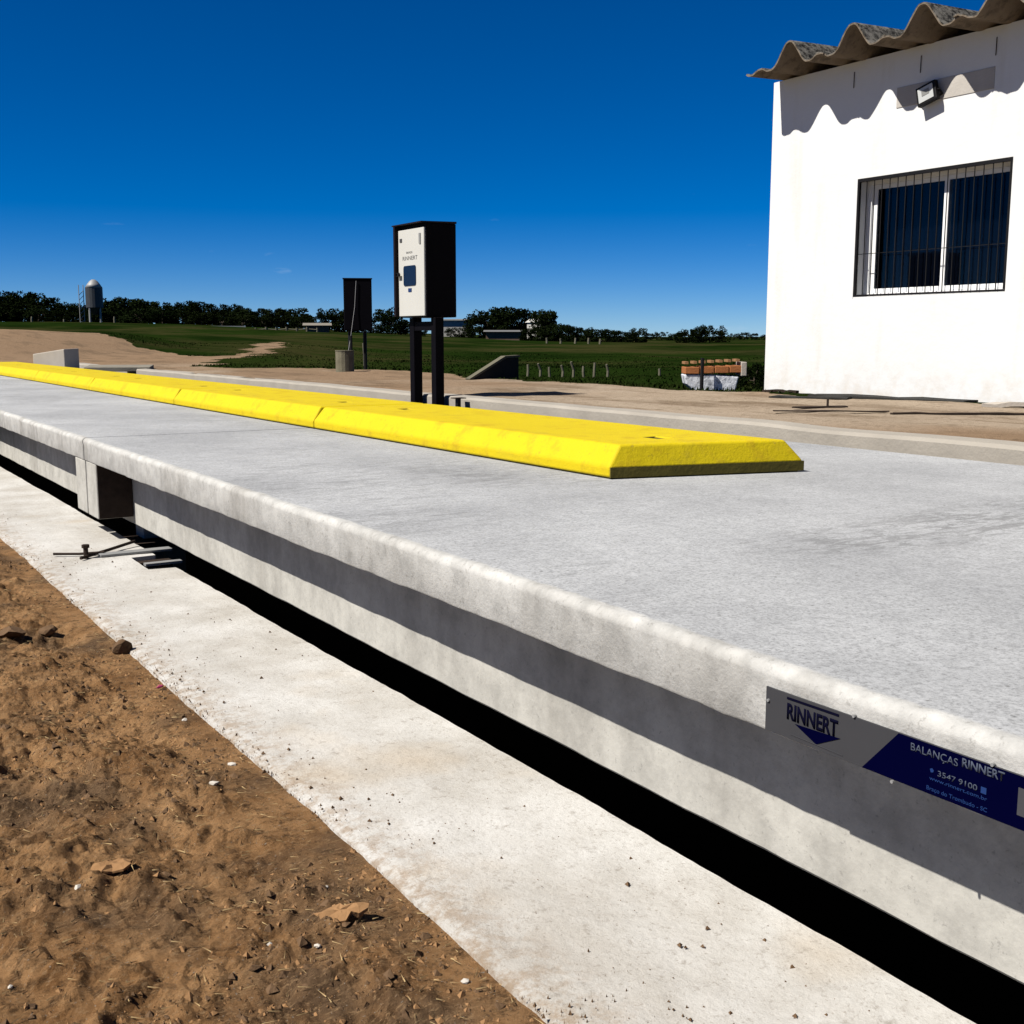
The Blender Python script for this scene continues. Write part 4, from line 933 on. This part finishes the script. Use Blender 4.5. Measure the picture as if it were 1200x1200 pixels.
# ------------------------------------------------------------------ trees
ORD = ['first', 'second', 'third', 'fourth', 'fifth', 'sixth', 'seventh', 'eighth', 'ninth', 'tenth', 'eleventh', 'twelfth', 'thirteenth', 'fourteenth', 'fifteenth', 'sixteenth', 'seventeenth', 'eighteenth', 'nineteenth', 'twentieth', 'twenty-first', 'twenty-second']
def tree_proto(seed, wide, leafm, crown_low):
    rr = np.random.default_rng(seed); V = []; F = []
    cl = []
    for i in range(44):
        a = rr.uniform(0, 6.28); h = rr.uniform(crown_low, 0.93); w_ = wide * math.sqrt(max(0.05, 1 - ((h - crown_low - 0.18) / (1.02 - crown_low)) ** 2)) * 0.42
        q = math.sqrt(rr.random()); cl.append((math.cos(a) * w_ * q, math.sin(a) * w_ * q, h, rr.uniform(0.10, 0.19)))
    for cx, cy, cz, r_ in cl:
        for k in range(70):
            d_ = rr.normal(size=3); d_ /= np.linalg.norm(d_); d_ *= r_ * rr.uniform(0.6, 1.08); d_[2] *= 0.8
            p = np.array([cx, cy, cz]) + d_; s = rr.uniform(0.024, 0.048)
            a1 = rr.normal(size=3); a1 /= np.linalg.norm(a1); a2 = np.cross(a1, rr.normal(size=3)); a2 /= np.linalg.norm(a2) + 1e-9
            b = len(V); V += [p - a1 * s, p + a2 * s * 0.6, p + a1 * s, p - a2 * s * 0.6]; F.append((b, b+1, b+2, b+3))
    me_o = mesh_np('crown', np.array(V), np.array(F), leafm, sm=False); crown = me_o.data; bpy.data.objects.remove(me_o)
    tb = MB(); tb.tube([(0, 0, -0.06), (0.01, 0, 0.25), (0.0, 0.01, 0.55)], 0.028, 6, 0.012)
    for k in range(4):
        c = cl[k * 3]; tb.tube([(0.005, 0, 0.24 + 0.05 * k), (c[0] * 0.5, c[1] * 0.5, (c[2] + 0.3) / 2), c[:3]], 0.012, 5, 0.004)
    o = tb.build('trunk', M['bark']); trunk = o.data; bpy.data.objects.remove(o)
    return crown, trunk
protos = [tree_proto(1, 1.5, M['leaf'], 0.08), tree_proto(2, 1.9, M['leaf'], 0.05), tree_proto(3, 1.3, M['leaf2'], 0.10), tree_proto(4, 2.2, M['leaf'], 0.04), tree_proto(5, 1.7, M['leaf2'], 0.06), tree_proto(6, 1.1, M['leaf2'], 0.48)]
def tree(u, vt, D, k, label, group, wscale=1.0, name='tree'):
    p = at(u, vt, D); z0 = zt(p.x, p.y); h = max(0.25, p.z - z0)
    e = empty(name, (p.x, p.y, z0 - 0.07 * h), label, 'tree' if name == 'tree' else 'bush', group, rz=random.uniform(0, 6.28)); e.scale = (h * wscale, h * wscale, h * 1.10)
    for nm, me in zip(('crown', 'trunk'), protos[k]):
        o = bpy.data.objects.new(nm, me); COL.objects.link(o); o.parent = e
    return e
left = [(-25,344),(-8,341),(5,342),(18,343),(31,347),(44,347),(56,353),(68,355),(80,357),(92,359),(104,362),(122,353),(133,350),(146,350),(158,352),(170,354),(182,355),(195,356),(207,357),(219,356),(231,356),(243,358),(256,360),(268,358),(280,359),(292,362),(304,362),(316,360),(328,361),(340,363),(352,365),(364,369)]
for i, (u, vt) in enumerate(left):
    tree(u, vt + random.uniform(-3, 4), 182 + random.uniform(-12, 14), i % 5, '%s tall dark tree of the long treeline, counted %s from the silo' % (ORD[10 - i] if u < 112 else ORD[i - 11], 'leftwards' if u < 112 else 'rightwards'), 'trees of the left treeline', random.uniform(1.0, 1.8))
for i, (u, vt) in enumerate([(0,356),(22,358),(45,361),(70,364),(96,366),(118,363),(140,362),(165,364),(190,366),(213,366),(236,367),(260,368),(284,369),(308,370),(332,371),(354,373)]):
    tree(u, vt + random.uniform(-3, 3), 166 + random.uniform(-6, 6), (i + 2) % 5, '%s lower tree before the long treeline, counted %s from the silo' % (ORD[4 - i] if u < 112 else ORD[i - 5], 'leftwards' if u < 112 else 'rightwards'), 'front trees of the left treeline', random.uniform(1.7, 2.4))
mid = [(382,367,150),(392,362,152),(403,364,150),(446,363,150),(457,369,146),(440,371,148),(470,376,146),(480,378,150),(495,383,152),(532,384,160),(548,381,160)]
for i, (u, vt, D) in enumerate(mid): tree(u, vt, D, i % 4, '%s dark tree from the left in the gap row behind the two black boxes' % ORD[[0, 1, 2, 4, 5, 3, 6, 7, 8, 9, 10][i]], 'trees behind the boxes', 1.2)
for i, (u, vt, lb) in enumerate([(563,371,'left end tree of the rounded grove by the far farmhouse'), (574,364,'left middle tree of the rounded grove by the farmhouse'), (586,361,'tallest tree of the rounded grove by the farmhouse'), (598,362,'right middle tree of the rounded grove by the farmhouse'), (610,364,'sloping right tree of the rounded grove by the farmhouse'), (621,370,'right end tree of the rounded grove by the farmhouse')]):
    tree(u, vt, 150 + i * 1.5, i % 3, lb, 'grove by the farmhouse', 1.15)
tree(638, 366, 141, 5, 'lone small round-crowned tree with visible trunk right of the grove', None, 0.9)
for i, (u, vt, D) in enumerate([(620,386,122),(629,385,122),(641,383,120),(650,381,121),(660,381,120),(670,383,118),(681,384,119),(692,386,117),(703,387,118),(714,387,118),(725,388,117),(736,389,119),(748,385,126)]):
    tree(u, vt, D, i % 5, '%s low bush from the farmhouse in the dark hedge' % ORD[i], 'hedge bushes', 1.25, 'bush')
for i, (u, vt, D) in enumerate([(762,391,190),(775,389,190),(788,391,190),(860,391,200),(872,390,200),(884,391,200),(898,392,200),(915,391,200)]):
    tree(u, vt, D, i % 5, '%s small horizon tree %s the dark round clump' % (ORD[i] if i < 3 else ORD[i - 3], 'left of' if u < 800 else 'right of'), 'far horizon trees', 1.3)
for i, (u, vt, lb) in enumerate([(797,390,'left tree of the dark round clump near the house'), (808,386,'left middle tree of the dark round clump near the house'), (820,383,'tallest middle tree of the dark round clump near the house'), (832,382,'right middle tree of the dark round clump near the house'), (842,388,'right tree of the dark round clump near the house')]):
    tree(u, vt, 135 + i, i % 4, lb, 'dark round clump near the house', 1.15)
e = tree(884, 426, 13.2, 1, 'dark shrub between the trough and the house corner', None, 1.3, 'bush')
e = tree(868, 430, 13.6, 3, 'dark shrub just behind the whitewashed trough', None, 1.2, 'bush')

# ------------------------------------------------------------------ far farm buildings
def far_box(name, u, v_base, D, wpx, hpx, depth, roofpx, rz, label, wallm, roofm, gable=False):
    p = at(u, v_base, D); k = D / 1350.0; w_ = wpx * k; h = hpx * k; rh = roofpx * k
    e = empty(name, (p.x, p.y, p.z), label, 'building', rz=-bearing(u) + rz)
    MB().box(-w_/2, w_/2, -depth/2, depth/2, -1.5, h).build('wall', wallm, e)
    if gable: MB().prism([(-w_/2 - 0.2, h), (w_/2 + 0.2, h), (0, h + rh)], 'y', -depth/2 - 0.2, depth/2 + 0.2).build('roof', roofm, e)
    else: MB().prism([(-depth/2 - 0.3, h), (depth/2 + 0.3, h), (0, h + rh)], 'x', -w_/2 - 0.3, w_/2 + 0.3).build('roof', roofm, e)
    return e
e = far_box('farmhouse', 630, 384, 146, 8, 6, 4, 4, 0.5, 'small white far farmhouse with gable beside the lone tree', M['far_white'], M['far_white'], True)
MB().box(-0.25, 0.25, -2.54, -2.5, 0.0, 0.7).build('door', M['dark_concrete'], e)
far_box('barn', 590, 395, 138, 40, 6, 5, 2, 0.0, 'low brown barn with pale roof below the grove', M['far_brick'], M['far_roof'])
far_box('shed', 534, 382, 165, 36, 6, 6, 2, 0.0, 'long far shed with pale roof just right of the white-doored cabinet', M['far_white'], M['far_roof'])
far_box('cattle_shed', 372, 392, 128, 26, 10, 5, 3, 0.0, 'low brown cattle shed left of the plain black box', M['far_brick'], M['old_concrete'])
# low white boundary wall and corral
for i, (ua, ub, v_, D, lb) in enumerate([(178, 288, 384, 140, 'long low pale wall under the left treeline')]):
    a_ = at(ua, v_, D); b_ = at(ub, v_ + 1.0, D)
    d_ = (b_ - a_); T = Matrix.Translation(a_) @ Matrix.Rotation(math.atan2(d_.y, d_.x), 4, 'Z')
    o = MB().box(0, d_.length, -0.1, 0.1, -1.0, 0.22, T).build('boundary_wall', M['far_white']); tag(o, lb, 'wall')
e = empty('corral_fence', at(330, 394, 118), 'weathered wooden corral fence before the left treeline', 'fence')
pp = [at(300 + 12 * k, 393 - (k % 2), 118) for k in range(7)]
for k, p in enumerate(pp): adopt(MB().tube([(p.x, p.y, p.z - 0.8), (p.x, p.y, p.z + 0.75)], 0.10, 6).build('post', M['post_wood']), e)
for k in range(6):
    for h in (0.15, 0.55): adopt(MB().tube([pp[k] + Vector((0, 0, h)), pp[k+1] + Vector((0, 0, h))], 0.06, 5).build('rail', M['post_wood']), e)

# silo on legs with its ladder mast
sp_ = at(112, 378, 158); k_ = 158 / 1350.0
e = empty('grain_silo', sp_, 'grey metal grain silo with domed top above the treeline', 'silo')
rS = 9.0 * k_; zt_ = 46 * k_; zd = 37 * k_; zl = 16 * k_
MB().tube([(0, 0, zl), (0, 0, zd)], rS, 20).build('drum', M['silo_metal'], e, smooth=False)
MB().tube([(0, 0, zd + 0.01), (0, 0, zd + 0.45 * (zt_ - zd)), (0, 0, zd + 0.8 * (zt_ - zd)), (0, 0, zt_)], rS * 1.02, 20, rS * 0.2).build('dome', M['steel'], e, smooth=True)
MB().tube([(0, 0, zl - 0.02), (0, 0, zl - 0.9)], rS * 0.95, 20, 0.2).build('hopper', M['silo_metal'], e)
for a_ in range(4): MB().tube([(rS * 0.85 * math.cos(a_ * 1.57 + .6), rS * 0.85 * math.sin(a_ * 1.57 + .6), -0.5), (rS * 0.85 * math.cos(a_ * 1.57 + .6), rS * 0.85 * math.sin(a_ * 1.57 + .6), zl)], 0.11, 6).build('leg', M['steel'], e)
tp_ = at(97, 380, 158)
e = empty('lattice_mast', tp_, 'thin lattice mast just left of the silo', 'mast')
for sx_ in (-0.28, 0.28): MB().tube([(sx_, 0, -0.5), (sx_, 0, 42 * k_)], 0.05, 5).build('leg', M['steel'], e)
for k in range(7): MB().tube([(-0.28, 0, 0.6 * k), (0.28, 0, 0.6 * k + 0.6)], 0.035, 5).build('brace', M['steel'], e)

# ------------------------------------------------------------------ grass blades on the near field
V = []; F = []
Ng = 60000
b0, b1 = bearing(60), bearing(930)
Dg = 9.5 + 44 * rng.random(Ng) ** 1.6; az = rng.uniform(b0, b1, Ng)
gxp = Dg * np.sin(az); gyp = Dg * np.cos(az)
ok = (grassy(gxp, gyp) > 0.5) & (fbm(gxp * 0.4, gyp * 0.4, 3, 121) > rng.uniform(-0.35, 0.25, Ng)) & ~((gxp > 7.7) & (gyp < 8.2)); gxp, gyp, Dg = gxp[ok], gyp[ok], Dg[ok]
gz = terr(gxp, gyp); tall = 0.6 + 0.9 * (fbm(gxp * 0.35, gyp * 0.35, 3, 111) + 0.5)
n = len(gxp); h = rng.uniform(0.008, 0.034, n) * tall; wd = 0.008 + 0.0006 * Dg; a = rng.uniform(0, 6.28, n); le = rng.uniform(0, 0.06, n)
dx, dy = np.cos(a) * wd, np.sin(a) * wd
v0 = np.stack([gxp - dx, gyp - dy, gz - 0.01], -1); v1 = np.stack([gxp + dx, gyp + dy, gz - 0.01], -1); v2 = np.stack([gxp + le * np.cos(a + 1.2), gyp + le * np.sin(a + 1.2), gz + h], -1)
VV = np.stack([v0, v1, v2], 1).reshape(-1, 3); FF = np.arange(3 * n).reshape(-1, 3)
o = mesh_np('field_grass', VV, FF, M['grass'], sm=False); tag(o, 'green grass of the field beyond the yard', 'grass', kind='stuff')
